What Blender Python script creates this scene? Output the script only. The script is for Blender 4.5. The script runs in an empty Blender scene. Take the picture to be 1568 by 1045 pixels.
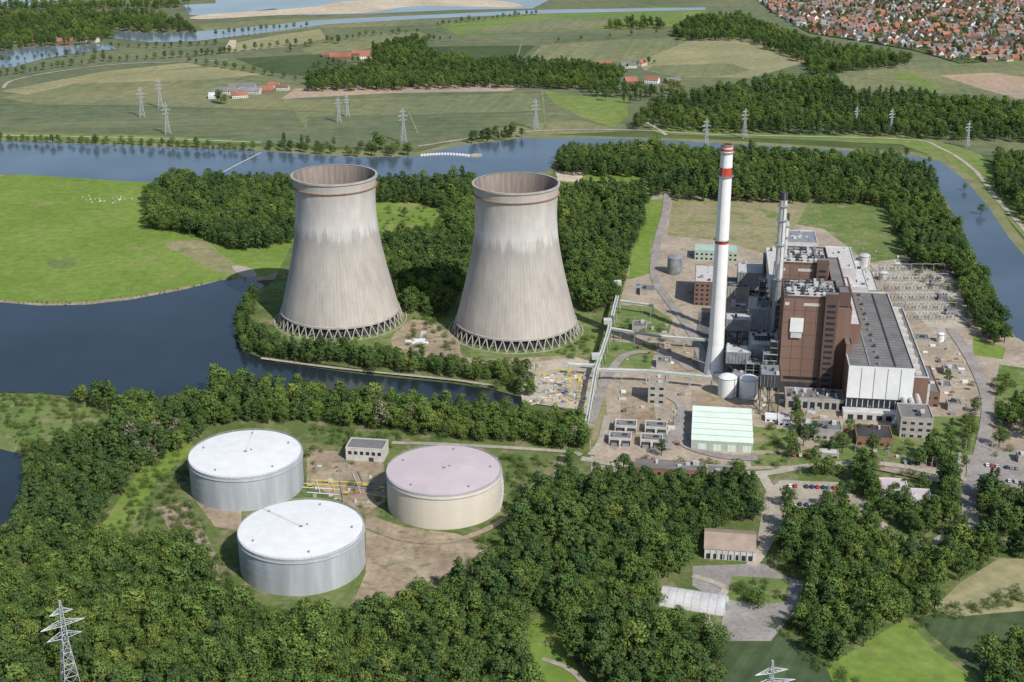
import bpy, math, random
import numpy as np
from mathutils import Matrix, Vector
random.seed(7); rng=np.random.default_rng(7)
F=2100.0; TH=math.radians(20.8); S=math.sin(TH); C=math.cos(TH); H=360.0
def P(px,py,z=0.0):
    v=(py-522.5)/F; dy=C-S*v; dz=-(S+C*v); t=(H-z)/(-dz)
    return ((px-784)/F*t, dy*t, z)
def proj(X,Y,Z):
    dz=Z-H; d=Y*C-dz*S; return 784+F*X/d, 522.5-F*(Y*S+dz*C)/d
def hgt(Y,py):
    v=(py-522.5)/F; return H-Y*(S+C*v)/(C-S*v)
A8=math.radians(8); c8=math.cos(A8); s8=math.sin(A8)
def toUV(p): return (p[0]*c8-p[1]*s8, p[0]*s8+p[1]*c8)
def toXY(u,v): return (u*c8+v*s8, -u*s8+v*c8)
def UV(px,py,z=0): return toUV(P(px,py,z))
def RB(h,x0,y0,x1,yb):
    u0,v0=UV(x0,y0,h)
    lo,hi=u0,u0+400
    for _ in range(40):
        m=(lo+hi)/2; X,Y=toXY(m,v0)
        if proj(X,Y,h)[0]<x1: lo=m
        else: hi=m
    u1=lo; lo,hi=v0,v0+600
    for _ in range(40):
        m=(lo+hi)/2; X,Y=toXY(u0,m)
        if proj(X,Y,h)[1]>yb: lo=m
        else: hi=m
    return u0,u1,v0,lo
scene=bpy.context.scene
# ---------------------------------------------------------------- materials
def newmat(name):
    m=bpy.data.materials.new(name); m.use_nodes=True
    nt=m.node_tree; b=nt.nodes["Principled BSDF"]; b.inputs["Roughness"].default_value=0.85
    b.inputs["Specular IOR Level"].default_value=0.2
    return m,nt,b
def nd(nt,t,**k):
    n=nt.nodes.new(t)
    for a,v in k.items(): setattr(n,a,v)
    return n
def noise(nt,vec,scale,detail=4,rough=0.6):
    n=nd(nt,"ShaderNodeTexNoise"); n.inputs["Scale"].default_value=scale
    n.inputs["Detail"].default_value=detail; n.inputs["Roughness"].default_value=rough
    if vec is not None: nt.links.new(vec,n.inputs["Vector"])
    return n.outputs["Fac"]
def ramp(nt,fac,stops):
    r=nd(nt,"ShaderNodeValToRGB"); nt.links.new(fac,r.inputs[0]); e=r.color_ramp.elements
    while len(e)<len(stops): e.new(0.5)
    for i,(p,c) in enumerate(stops):
        e[i].position=p; e[i].color=(c[0],c[1],c[2],1) if not isinstance(c,(int,float)) else (c,c,c,1)
    return r.outputs[0]
def mix(nt,f,a,b,mode='MIX'):
    m=nd(nt,"ShaderNodeMix",data_type='RGBA',blend_type=mode)
    for s,i in ((f,0),(a,6),(b,7)):
        if isinstance(s,(int,float)): m.inputs[i].default_value=s
        elif isinstance(s,tuple): m.inputs[i].default_value=(s[0],s[1],s[2],1)
        else: nt.links.new(s,m.inputs[i])
    return m.outputs[2]
def pos(nt,obj=False):
    if obj: return nd(nt,"ShaderNodeTexCoord").outputs["Object"]
    return nd(nt,"ShaderNodeNewGeometry").outputs["Position"]
def mapp(nt,vec,rot=0,scale=(1,1,1)):
    m=nd(nt,"ShaderNodeMapping"); nt.links.new(vec,m.inputs[0]); m.inputs[2].default_value=(0,0,rot); m.inputs[3].default_value=scale
    return m.outputs[0]
def mul(c,k): return tuple(x*k for x in c)
def mat_plain(name,c,var=0.25,scale=0.3,rough=0.8,metal=0.0,streak=False):
    m,nt,b=newmat(name); p=pos(nt)
    if streak: p=mapp(nt,p,0,(1,1,0.12))
    f=noise(nt,p,scale,5,0.65)
    col=ramp(nt,f,[(0.3,mul(c,1-var)),(0.7,mul(c,1+var*0.6))])
    nt.links.new(col,b.inputs["Base Color"]); b.inputs["Roughness"].default_value=rough; b.inputs["Metallic"].default_value=metal
    return m
def mat_ground(name,c1,c2,c3=None,s=0.02,fine=0.35,rows=None,t3=0.62):
    m,nt,b=newmat(name); p=pos(nt)
    f=noise(nt,p,s,6,0.62); col=ramp(nt,f,[(0.36,c1),(0.64,c2)])
    if c3: 
        g=noise(nt,p,s*2.3,5,0.7); k=ramp(nt,g,[(t3-0.06,0.0),(t3+0.10,1.0)]); col=mix(nt,k,col,c3)
    f2=noise(nt,p,fine,5,0.75); d=ramp(nt,f2,[(0.25,0.66),(0.75,1.24)]); col=mix(nt,1.0,col,d,'MULTIPLY')
    if rows:
        ang,per,amt=rows
        q=mapp(nt,mapp(nt,p,ang),0,(1,.02,1)); k0=noise(nt,q,1.0/per,3,.6)
        k=ramp(nt,k0,[(0.3,1-amt),(0.7,1+amt*0.7)]); col=mix(nt,1.0,col,k,'MULTIPLY')
        k1=noise(nt,p,.0045,3,.6); col=mix(nt,1.0,col,ramp(nt,k1,[(.35,(.88,.92,.95)),(.65,(1.14,1.06,1.0))]),'MULTIPLY')
    nt.links.new(col,b.inputs["Base Color"]); b.inputs["Specular IOR Level"].default_value=0.05; b.inputs["Roughness"].default_value=0.95
    return m
M={}
M['terrain']=mat_ground("terrain",(.08,.11,.045),(.13,.16,.065),(.19,.17,.10),0.012,0.25,t3=.64)
M['scrub']=mat_ground("scrub",(.095,.14,.04),(.16,.20,.07),(.28,.235,.15),0.03,0.3,t3=.57)
M['meadow']=mat_ground("meadow",(.15,.235,.045),(.205,.28,.065),(.27,.26,.10),0.010,0.12,t3=.62)
M['lawn']=mat_ground("lawn",(.12,.185,.05),(.185,.23,.08),(.29,.25,.15),0.03,0.2,t3=.58)
M['drylawn']=mat_ground("drylawn",(.25,.24,.12),(.35,.295,.18),(.17,.22,.07),0.018,0.2,t3=.55)
M['yard']=mat_ground("yard",(.33,.27,.205),(.45,.38,.295),(.19,.18,.11),0.035,0.3,t3=.63)
M['gravel']=mat_ground("gravel",(.40,.35,.28),(.52,.46,.37),(.27,.25,.18),0.04,0.4,t3=.63)
M['dirt']=mat_ground("dirt",(.29,.22,.155),(.41,.33,.235),(.15,.17,.075),0.05,0.3,t3=.58)
M['sand']=mat_ground("sand",(.47,.39,.29),(.60,.51,.39),None,0.01,0.1)
M['track']=mat_ground("track",(.34,.30,.235),(.48,.43,.35),None,0.05,0.3)
M['asphalt']=mat_ground("asphalt",(.13,.125,.12),(.20,.19,.175),(.30,.26,.21),0.05,0.5,t3=.62)
M['paleasphalt']=mat_ground("paleasphalt",(.27,.245,.225),(.37,.34,.31),None,0.05,0.5)
M['f_olive']=mat_ground("f_olive",(.185,.205,.105),(.23,.24,.13),None,0.006,0.06,(0.2,7,.14))
M['f_grey']=mat_ground("f_grey",(.135,.165,.09),(.18,.20,.115),None,0.005,0.05,(1.45,9,.14))
M['f_bright']=mat_ground("f_bright",(.155,.23,.065),(.205,.26,.085),None,0.008,0.08,(1.2,14,.10))
M['f_dark']=mat_ground("f_dark",(.065,.105,.05),(.095,.13,.06),None,0.01,0.1,(0.5,4,.2))
M['f_tan']=mat_ground("f_tan",(.38,.29,.21),(.46,.36,.27),None,0.008,0.1,(1.5,8,.1))
M['f_yel']=mat_ground("f_yel",(.27,.265,.14),(.34,.32,.18),None,0.008,0.1,(1.0,8,.12))
M['bank']=mat_ground("bank",(.17,.20,.08),(.27,.25,.14),None,0.03,0.3)
M['concrete']=mat_plain("concrete",(.40,.37,.33),.25,.2,.9)
M['pale']=mat_plain("pale",(.55,.53,.49),.2,.3,.7)
M['white']=mat_plain("white_paint",(.76,.76,.75),.08,.15,.5)
M['whitew']=mat_plain("white_weathered",(.57,.56,.55),.25,.12,.6)
M['pink']=mat_plain("pinkish_roof",(.56,.48,.49),.10,.05,.6)
M['cream']=mat_plain("cream_shell",(.60,.55,.46),.10,.06,.6,0,True)
M['galv']=mat_plain("galvanised_shell",(.42,.455,.48),.25,.12,.5,0.1,True)
M['brown']=mat_plain("brown_cladding",(.225,.14,.108),.2,.08,.7,0,True)
M['brown2']=mat_plain("brown_dark",(.13,.085,.07),.2,.1,.7,0,True)
M['brick']=mat_plain("red_brick",(.26,.15,.10),.25,.5,.9)
M['roofgrey']=mat_plain("grey_roof",(.19,.185,.18),.28,.08,.85)
M['roofblack']=mat_plain("black_roof",(.06,.058,.06),.3,.1,.8)
M['grey']=mat_plain("grey_metal",(.30,.31,.32),.3,.2,.5,.2)
M['dark']=mat_plain("dark_steel_and_shade",(.06,.062,.065),.3,.3,.6)
M['glass']=mat_plain("window_glass",(.03,.04,.05),.3,.3,.15)
M['steel']=mat_plain("lattice_steel",(.45,.47,.48),.15,.3,.5,.2)
M['yellow']=mat_plain("yellow_paint",(.58,.46,.10),.15,.5,.5)
M['red']=mat_plain("red_paint",(.50,.07,.045),.2,.3,.5)
M['blue']=mat_plain("blue_tarp",(.04,.22,.48),.2,.3,.5)
M['carblue']=mat_plain("car_blue",(.03,.06,.14),.2,.3,.4)
M['mint']=mat_plain("mint_roof",(.38,.52,.43),.12,.1,.6)
M['mint2']=mat_plain("mint_skylight",(.64,.73,.63),.1,.1,.5)
M['pipegreen']=mat_plain("pipe_green",(.40,.46,.39),.15,.2,.6)
M['rust']=mat_plain("rust",(.30,.18,.11),.3,.4,.8)
M['tile']=mat_plain("roof_tile",(.34,.15,.10),.35,.02,.85)
M['tile2']=mat_plain("roof_tile_brown",(.21,.13,.105),.35,.02,.85)
M['plaster']=mat_plain("plaster",(.60,.575,.53),.1,.3,.85)
M['bark']=mat_plain("bark",(.10,.075,.05),.3,1.0,.9)
M['tyre']=mat_plain("tyre",(.02,.02,.02),.1,1,.9)
M['wool']=mat_plain("wool",(.72,.70,.64),.1,2,.95)
M['tan']=mat_plain("brown_sheet_roof",(.36,.28,.22),.2,.15,.8)
def mat_tower():
    m,nt,b=newmat("tower_concrete"); p=pos(nt,True)
    sx=nd(nt,"ShaderNodeSeparateXYZ"); nt.links.new(p,sx.inputs[0])
    nz=nd(nt,"ShaderNodeVectorMath",operation='NORMALIZE'); cxy=nd(nt,"ShaderNodeCombineXYZ"); nt.links.new(sx.outputs[0],cxy.inputs[0]); nt.links.new(sx.outputs[1],cxy.inputs[1]); nt.links.new(cxy.outputs[0],nz.inputs[0])
    s2_=nd(nt,"ShaderNodeSeparateXYZ"); nt.links.new(nz.outputs[0],s2_.inputs[0])
    cx=nd(nt,"ShaderNodeCombineXYZ"); nt.links.new(s2_.outputs[0],cx.inputs[0]); nt.links.new(s2_.outputs[1],cx.inputs[1])
    zz=nd(nt,"ShaderNodeMath",operation='MULTIPLY'); nt.links.new(sx.outputs[2],zz.inputs[0]); zz.inputs[1].default_value=0.006; nt.links.new(zz.outputs[0],cx.inputs[2])
    st=noise(nt,cx.outputs[0],10,6,.7); big=noise(nt,p,0.035,4,.6); blot=noise(nt,mapp(nt,p,0,(1,1,.35)),.12,5,.65)
    zn=nd(nt,"ShaderNodeMath",operation='DIVIDE'); nt.links.new(sx.outputs[2],zn.inputs[0]); zn.inputs[1].default_value=114
    stz=nd(nt,"ShaderNodeMath",operation='MULTIPLY_ADD'); nt.links.new(st,stz.inputs[0]); stz.inputs[1].default_value=.22; nt.links.new(zn.outputs[0],stz.inputs[2])
    za=nd(nt,"ShaderNodeMath",operation='SUBTRACT'); nt.links.new(stz.outputs[0],za.inputs[0]); za.inputs[1].default_value=.11
    col=ramp(nt,za.outputs[0],[(0.0,(.46,.415,.37)),(.5,(.44,.405,.365)),(.62,(.40,.375,.35)),(.70,(.57,.55,.525)),(.82,(.52,.49,.46)),(1.0,(.47,.435,.395))])
    col=mix(nt,1.0,col,ramp(nt,st,[(.25,.83),(.7,1.07)]),'MULTIPLY')
    col=mix(nt,1.0,col,ramp(nt,big,[(.3,.90),(.7,1.05)]),'MULTIPLY'); col=mix(nt,1.0,col,ramp(nt,blot,[(.3,.89),(.65,1.05)]),'MULTIPLY')
    fr=nd(nt,"ShaderNodeMath",operation='FRACT'); d=nd(nt,"ShaderNodeMath",operation='DIVIDE'); nt.links.new(sx.outputs[2],d.inputs[0]); d.inputs[1].default_value=3.2; nt.links.new(d.outputs[0],fr.inputs[0])
    col=mix(nt,1.0,col,ramp(nt,fr.outputs[0],[(0.0,.94),(.12,1.0)]),'MULTIPLY')
    at=nd(nt,"ShaderNodeMath",operation='ARCTAN2'); nt.links.new(sx.outputs[1],at.inputs[0]); nt.links.new(sx.outputs[0],at.inputs[1])
    w=nd(nt,"ShaderNodeMath",operation='MULTIPLY'); nt.links.new(at.outputs[0],w.inputs[0]); w.inputs[1].default_value=90
    sn=nd(nt,"ShaderNodeMath",operation='SINE'); nt.links.new(w.outputs[0],sn.inputs[0])
    col=mix(nt,1.0,col,ramp(nt,sn.outputs[0],[(0.0,.94),(.3,1.0)]),'MULTIPLY')
    nt.links.new(col,b.inputs["Base Color"]); b.inputs["Roughness"].default_value=.9
    return m
M['tower']=mat_tower()
def mat_inner():
    m,nt,b=newmat("tower_inner"); p=mapp(nt,pos(nt,True),0,(1,1,.06)); f=noise(nt,p,.35,5,.7)
    nt.links.new(ramp(nt,f,[(.3,(.19,.155,.135)),(.7,(.33,.28,.24))]),b.inputs["Base Color"]); return m
M['inner']=mat_inner()
def mat_water(name,c,bump=.25):
    m,nt,b=newmat(name); p=pos(nt)
    f=noise(nt,p,.01,3,.5); nt.links.new(ramp(nt,f,[(.35,mul(c,.8)),(.65,mul(c,1.2))]),b.inputs["Base Color"])
    b.inputs["Roughness"].default_value=.12; b.inputs["Specular IOR Level"].default_value=.5
    n=noise(nt,mapp(nt,p,.5,(1,.45,1)),.5,5,.65); bp=nd(nt,"ShaderNodeBump"); bp.inputs["Strength"].default_value=bump; bp.inputs["Distance"].default_value=.3
    nt.links.new(n,bp.inputs["Height"]); nt.links.new(bp.outputs[0],b.inputs["Normal"]); return m
M['water']=mat_water("water_deep",(.018,.028,.036),.12)
M['water2']=mat_water("water_river",(.075,.105,.135),.25)
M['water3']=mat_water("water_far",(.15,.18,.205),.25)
def mat_leaf(name,c1,c2,c3):
    m,nt,b=newmat(name)
    oi=nd(nt,"ShaderNodeObjectInfo"); at=nd(nt,"ShaderNodeAttribute",attribute_name="shade"); p=pos(nt)
    g=noise(nt,p,.012,3,.6)
    col=ramp(nt,oi.outputs["Random"],[(0.0,c1),(.5,c2),(.85,c2),(1.0,c3)])
    col=mix(nt,1.0,col,ramp(nt,g,[(.35,(.76,.82,.86)),(.65,(1.20,1.16,1.05))]),'MULTIPLY')
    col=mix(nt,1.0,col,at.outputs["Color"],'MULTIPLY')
    df=nd(nt,"ShaderNodeBsdfDiffuse"); nt.links.new(col,df.inputs[0])
    nt.links.new(df.outputs[0],nt.nodes["Material Output"].inputs[0]); return m
M['leaf']=mat_leaf("leaves",(.070,.115,.034),(.105,.158,.042),(.150,.190,.050))
M['leafd']=mat_leaf("leaves_dark",(.052,.092,.034),(.078,.122,.040),(.105,.150,.046))
M['leafg']=mat_leaf("leaves_greyish",(.16,.15,.11),(.19,.185,.13),(.22,.21,.16))
# ---------------------------------------------------------------- builder
class Bd:
    def __init__(s): s.v=[]; s.f=[]; s.m=[]; s.ms=[]
    def mi(s,m):
        if m not in s.ms: s.ms.append(m)
        return s.ms.index(m)
    def add(s,vs,fs,m):
        o=len(s.v); s.v+=vs; k=s.mi(m)
        for f in fs: s.f.append([i+o for i in f]); s.m.append(k)
    def box(s,x0,x1,y0,y1,z0,z1,m,top=None):
        vs=[(x0,y0,z0),(x1,y0,z0),(x1,y1,z0),(x0,y1,z0),(x0,y0,z1),(x1,y0,z1),(x1,y1,z1),(x0,y1,z1)]
        s.add(vs,[(0,3,2,1),(0,1,5,4),(1,2,6,5),(2,3,7,6),(3,0,4,7)],m); s.add(vs[4:],[(0,1,2,3)],top or m)
    def bld(s,r,z0,z1,m,top,par=.8,pm=None):
        x0,x1,y0,y1=r; s.box(x0,x1,y0,y1,z0,z1,m,top); pm=pm or m; t=.5
        if par>0:
            s.box(x0-.1,x1+.1,y0-.1,y0+t,z1,z1+par,pm); s.box(x0-.1,x1+.1,y1-t,y1+.1,z1,z1+par,pm)
            s.box(x0-.1,x0+t,y0+t,y1-t,z1,z1+par,pm); s.box(x1-t,x1+.1,y0+t,y1-t,z1,z1+par,pm)
    def gable(s,x0,x1,y0,y1,z0,ze,zr,wm,rm,axis='x',ov=.4):
        s.box(x0,x1,y0,y1,z0,ze,wm)
        if axis=='x':
            ym=(y0+y1)/2
            s.add([(x0,y0,ze),(x0,y1,ze),(x0,ym,zr-.05),(x1,y0,ze),(x1,y1,ze),(x1,ym,zr-.05)],[(0,2,1),(3,4,5)],wm)
            s.add([(x0-ov,y0-ov,ze-.1),(x1+ov,y0-ov,ze-.1),(x1+ov,ym,zr),(x0-ov,ym,zr)],[(0,1,2,3)],rm)
            s.add([(x0-ov,y1+ov,ze-.1),(x1+ov,y1+ov,ze-.1),(x1+ov,ym,zr),(x0-ov,ym,zr)],[(3,2,1,0)],rm)
        else:
            xm=(x0+x1)/2
            s.add([(x0,y0,ze),(x1,y0,ze),(xm,y0,zr-.05),(x0,y1,ze),(x1,y1,ze),(xm,y1,zr-.05)],[(0,1,2),(3,5,4)],wm)
            s.add([(x0-ov,y0-ov,ze-.1),(x0-ov,y1+ov,ze-.1),(xm,y1+ov,zr),(xm,y0-ov,zr)],[(3,2,1,0)],rm)
            s.add([(x1+ov,y0-ov,ze-.1),(x1+ov,y1+ov,ze-.1),(xm,y1+ov,zr),(xm,y0-ov,zr)],[(0,1,2,3)],rm)
    def rev(s,cx,cy,prof,m,n=32,cap=True,capm=None):
        vs=[];fs=[]
        for r,z in prof:
            for i in range(n):
                a=2*math.pi*i/n; vs.append((cx+r*math.cos(a),cy+r*math.sin(a),z))
        for k in range(len(prof)-1):
            for i in range(n):
                j=(i+1)%n; fs.append((k*n+i,k*n+j,(k+1)*n+j,(k+1)*n+i))
        s.add(vs,fs,m)
        if cap: 
            r,z=prof[-1]; s.add([(cx+r*math.cos(2*math.pi*i/n),cy+r*math.sin(2*math.pi*i/n),z) for i in range(n)],[tuple(range(n))],capm or m)
    def tube(s,a,b,r,m,n=6,r2=None):
        a=Vector(a); b=Vector(b); d=(b-a)
        if d.length<1e-6: return
        d.normalize(); q=d.to_track_quat('Z','Y'); r2=r if r2 is None else r2; vs=[]
        for pnt,rr in ((a,r),(b,r2)):
            for i in range(n):
                t=2*math.pi*i/n; vs.append(tuple(pnt+q@Vector((rr*math.cos(t),rr*math.sin(t),0))))
        s.add(vs,[(i,(i+1)%n,n+(i+1)%n,n+i) for i in range(n)]+[tuple(range(n))[::-1],tuple(range(n,2*n))],m)
    def obj(s,name,plant=False,smooth=False,origin=None,rot=None):
        me=bpy.data.meshes.new(name); V=np.array(s.v,dtype=float)
        o=origin if origin is not None else ((V[:,0].min()+V[:,0].max())/2,(V[:,1].min()+V[:,1].max())/2)
        V=V-np.array([o[0],o[1],0]); me.from_pydata(V.tolist(),[],s.f)
        for k in s.ms: me.materials.append(M[k])
        me.polygons.foreach_set("material_index",s.m)
        if smooth: me.shade_smooth()
        me.update(); ob=bpy.data.objects.new(name,me); scene.collection.objects.link(ob)
        if plant: x,y=toXY(*o); ob.location=(x,y,0); ob.rotation_euler[2]=-A8
        else: ob.location=(o[0],o[1],0)
        if rot is not None: ob.rotation_euler[2]=rot
        return ob
# ---------------------------------------------------------------- sheets
def catmull(pts,closed=True,k=5):
    n=len(pts); out=[]
    R=range(n) if closed else range(n-1)
    for i in R:
        g=(lambda j: pts[j%n]) if closed else (lambda j: pts[min(max(j,0),n-1)])
        p0,p1,p2,p3=map(np.array,(g(i-1),g(i),g(i+1),g(i+2)))
        for t in np.arange(k)/k:
            out.append(tuple(.5*((2*p1)+(-p0+p2)*t+(2*p0-5*p1+4*p2-p3)*t*t+(-p0+3*p1-3*p2+p3)*t**3)))
    if not closed: out.append(tuple(pts[-1]))
    return out
LZ=[0.03]
def W(px,z=0): return [P(x,y,z)[:2] for x,y in px]
def sheet(name,px,mat,smooth=False,z=None,world=False):
    pts=px if world else W(px)
    if smooth: pts=catmull(pts)
    if z is None: LZ[0]+=.012; z=LZ[0]
    me=bpy.data.meshes.new(name); n=len(pts); cx=sum(p[0] for p in pts)/n; cy=sum(p[1] for p in pts)/n
    me.from_pydata([(p[0]-cx,p[1]-cy,0) for p in pts],[],[list(range(n))]); me.materials.append(M[mat]); me.update()
    if me.polygons[0].normal.z<0: me.flip_normals()
    ob=bpy.data.objects.new(name,me); ob.location=(cx,cy,z); scene.collection.objects.link(ob); return pts
ROADS=[]
def road(name,px,w,mat,smooth=True,excl=True,z=None):
    pts=W(px); 
    if smooth: pts=catmull(pts,False,6)
    pts=[np.array(p) for p in pts]; L=[];R=[]
    for i,p in enumerate(pts):
        d=pts[min(i+1,len(pts)-1)]-pts[max(i-1,0)]; d=d/np.linalg.norm(d); nn=np.array((-d[1],d[0]))*w/2
        L.append(p+nn); R.append(p-nn)
    if z is None: LZ[0]+=.012; z=LZ[0]
    V=[(q[0],q[1],z) for q in L]+[(q[0],q[1],z) for q in R]; n=len(pts)
    me=bpy.data.meshes.new(name); me.from_pydata(V,[],[(i,n+i,n+i+1,i+1) for i in range(n-1)]); me.materials.append(M[mat]); me.update()
    ob=bpy.data.objects.new(name,me); scene.collection.objects.link(ob)
    if excl: ROADS.append((np.array(pts),w/2+2.5))
# ---------------------------------------------------------------- camera, sun, sky
cam=bpy.data.cameras.new("camera"); co=bpy.data.objects.new("camera",cam); scene.collection.objects.link(co)
co.location=(0,0,H); co.rotation_euler=(math.pi/2-TH,0,0); cam.sensor_width=36; cam.lens=36*F/1568; cam.clip_end=60000; cam.clip_start=1; scene.camera=co
SEL=math.radians(43); sd=Vector((.62*math.cos(SEL),-.785*math.cos(SEL),math.sin(SEL))).normalized()
sl=bpy.data.lights.new("sun",'SUN'); sl.energy=4.4; sl.angle=math.radians(.5); sl.color=(1,.96,.90)
so=bpy.data.objects.new("sun",sl); so.rotation_euler=sd.to_track_quat('Z','Y').to_euler(); so.location=(300,-300,900); scene.collection.objects.link(so)
w=bpy.data.worlds.new("World"); scene.world=w; w.use_nodes=True; nt=w.node_tree
sk=nt.nodes.new("ShaderNodeTexSky"); sk.sky_type='NISHITA'; sk.sun_disc=False; sk.sun_elevation=SEL; sk.sun_rotation=math.atan2(sd.x,sd.y); sk.altitude=100
nt.links.new(sk.outputs[0],nt.nodes["Background"].inputs[0]); nt.nodes["Background"].inputs[1].default_value=.12
scene.view_settings.view_transform='Standard'; scene.view_settings.look='None'; scene.view_settings.exposure=0
# ---------------------------------------------------------------- ground
sheet("ground",[(-20000,-5000),(20000,-5000),(20000,40000),(-20000,40000)],'terrain',z=0,world=True)
FAR=[(-300,213),(0,211),(400,222),(640,228),(800,205),(1000,198),(1400,205),(1900,230),(1900,-30),(2100,-120),(-700,-120),(-700,213)]
sheet("farmland",FAR,'f_grey')
flds=[
('f_olive',[(0,150),(160,112),(330,100),(470,130),(430,150),(560,160),(540,172),(200,162),(60,160)]),
('f_grey',[(0,160),(60,160),(200,163),(540,173),(430,205),(390,214),(0,205)]),
('f_yel',[(120,128),(190,112),(330,103),(400,114),(330,122),(200,126)]),
('f_olive',[(440,155),(800,143),(832,160),(838,192),(700,196),(640,205),(470,200)]),
('f_grey',[(470,178),(834,170),(838,192),(700,196),(640,205),(470,200)]),
('f_tan',[(430,152),(452,136),(600,130),(735,127),(800,133),(780,140),(600,143)]),
('f_bright',[(832,139),(880,146),(962,152),(962,178),(940,196),(890,180),(850,160)]),
('f_olive',[(850,186),(890,184),(940,198),(990,200),(860,206),(720,212),(740,200)]),
('f_dark',[(620,72),(820,70),(790,98),(700,95),(640,88)]),
('f_olive',[(830,70),(960,58),(1060,60),(980,95),(800,98)]),
('f_yel',[(980,95),(1060,60),(1210,52),(1236,95),(1150,120),(1040,118),(985,108)]),
('f_olive',[(1000,100),(1120,98),(1150,108),(1100,118),(1040,117),(990,108)]),
('f_bright',[(670,38),(830,20),(1010,10),(1085,14),(1040,40),(900,48),(790,50),(700,54)]),
('f_olive',[(700,50),(830,30),(960,26),(900,48),(790,50)]),
('f_grey',[(700,56),(800,50),(1040,42),(1060,55),(820,68),(640,68)]),
('f_olive',[(1280,112),(1400,96),(1600,92),(1700,100),(1700,170),(1480,146),(1290,136)]),
('f_tan',[(1440,116),(1520,112),(1640,128),(1640,158),(1560,152),(1500,136)]),
('f_bright',[(1360,112),(1390,110),(1450,138),(1420,140)]),
('f_yel',[(350,68),(420,55),(490,45),(500,60),(440,72),(345,82)]),
('f_dark',[(360,90),(500,82),(540,100),(480,118),(420,112)]),
('f_olive',[(500,60),(640,48),(660,56),(560,76),(480,84),(460,78)]),
('f_yel',[(0,140),(160,110),(290,96),(310,102),(170,117),(40,146)]),
('f_olive',[(300,38),(420,30),(640,26),(640,40),(480,44),(330,60)]),
('f_bright',[(1540,78),(1600,70),(1600,96),(1520,96)]),
('f_grey',[(1000,200),(1200,190),(1600,212),(1600,240),(1480,238),(1400,212)]),
('f_bright',[(990,196),(1020,194),(1200,204),(1400,206),(1500,236),(1600,330),(1600,400),(1520,310),(1460,252),(1380,222),(1200,214),(1010,206)]),
('f_bright',[(0,203),(200,207),(400,216),(400,222),(200,217),(0,213)]),
]
for m_,p_ in flds: sheet("field",p_,m_)
for px_,wd in [([(0,160),(200,162),(540,173)],3),([(470,180),(600,178),(835,170)],3),([(620,160),(640,205)],2.5),([(800,60),(790,98)],3),([(830,140),(835,195)],3),([(340,120),(470,130)],3),([(700,50),(1040,41)],4),([(1280,112),(1480,146)],3)]:
    road("field_margin",px_,wd,'bank',False,False)
RIV=[(-300,216),(0,217),(130,221),(300,228),(400,232),(480,238),(560,242),(640,240),(690,226),(800,212),(960,213),(1100,220),(1300,232),(1400,240),(1440,248),(1480,278),(1515,320),(1545,365),(1600,430),(1800,640),(1760,760),(1640,640),(1568,532),(1545,505),(1510,435),(1480,375),(1455,320),(1425,270),(1380,256),(1200,244),(1040,232),(960,224),(870,226),(850,245),(840,262),(780,275),(700,280),(600,284),(440,282),(360,274),(300,281),(220,281),(120,275),(20,268),(-300,262)]
INL=[(-300,466),(0,464),(60,469),(130,468),(200,460),(280,445),(340,430),(385,428),(405,438),(395,452),(375,470),(362,490),(360,512),(370,538),(420,556),(560,575),(690,588),(770,600),(808,612),(800,632),(740,630),(600,614),(450,602),(340,602),(270,626),(180,616),(80,604),(0,602),(-300,600)]
POND=[(-80,645),(0,652),(20,675),(34,705),(32,755),(14,800),(-80,820)]
sheet("riverbank",[(-300,210),(0,212),(400,226),(640,234),(690,220),(800,206),(1100,215),(1400,234),(1450,244),(1500,280),(1560,360),(1640,460),(1850,640),(1760,800),(1630,650),(1500,430),(1445,320),(1370,262),(1200,250),(960,230),(880,232),(845,268),(700,286),(440,288),(220,286),(20,273),(-300,268)],'bank')
MEAD=[(-300,268),(0,270),(30,268),(120,274),(220,280),(300,283),(420,290),(470,330),(460,400),(410,424),(370,424),(280,441),(200,456),(120,464),(60,465),(0,460),(-300,461)]
sheet("riverbank",[(-300,262),(300,276),(470,280),(470,425),(385,432),(280,448),(200,464),(120,472),(60,473),(0,468),(-300,470)],'dirt')
riv_w=sheet("river",RIV,'water2'); inl_w=sheet("harbour_inlet",INL,'water',False)
sheet("meadow",MEAD,'meadow',False)
sheet("bare_patch",[(250,375),(310,370),(345,395),(370,415),(340,420),(300,400)],'drylawn',True)
sheet("bare_patch",[(355,408),(385,412),(392,424),(372,424)],'track',True)
sheet("bare_patch",[(75,400),(120,398),(110,410),(80,412)],'lawn',True)
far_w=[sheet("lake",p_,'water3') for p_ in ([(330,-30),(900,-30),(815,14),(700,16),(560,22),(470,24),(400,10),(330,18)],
 [(-300,90),(0,80),(50,73),(110,70),(170,68),(178,76),(120,82),(70,90),(20,104),(-300,120)],
 [(175,48),(240,52),(330,47),(410,40),(480,32),(640,24),(820,16),(1080,12),(1080,16),(820,22),(640,30),(500,38),(400,52),(300,64),(230,66),(175,60)],
 [(-300,-30),(120,-30),(90,8),(0,10),(-300,20)],[(280,8),(420,2),(520,0),(330,26),(290,24)])]
sheet("sandbank",[(290,28),(330,22),(470,12),(540,2),(700,-2),(780,4),(790,12),(640,10),(560,20),(430,24),(320,30)],'sand',True)
sheet("sandbank",[(345,74),(352,62),(362,62),(360,76)],'sand')
road("dyke_road",[(5,136),(20,124),(90,110),(180,99),(300,95),(350,92)],5,'track'); road("dyke_road",[(0,208),(200,212),(400,219)],5,'track')
road("dyke_road",[(640,225),(800,203),(960,200),(1100,207),(1380,214),(1440,228),(1490,260),(1530,310),(1568,352),(1700,520)],5,'track')
road("dyke_road",[(990,188),(1010,200),(1020,208)],5,'track')
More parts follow.
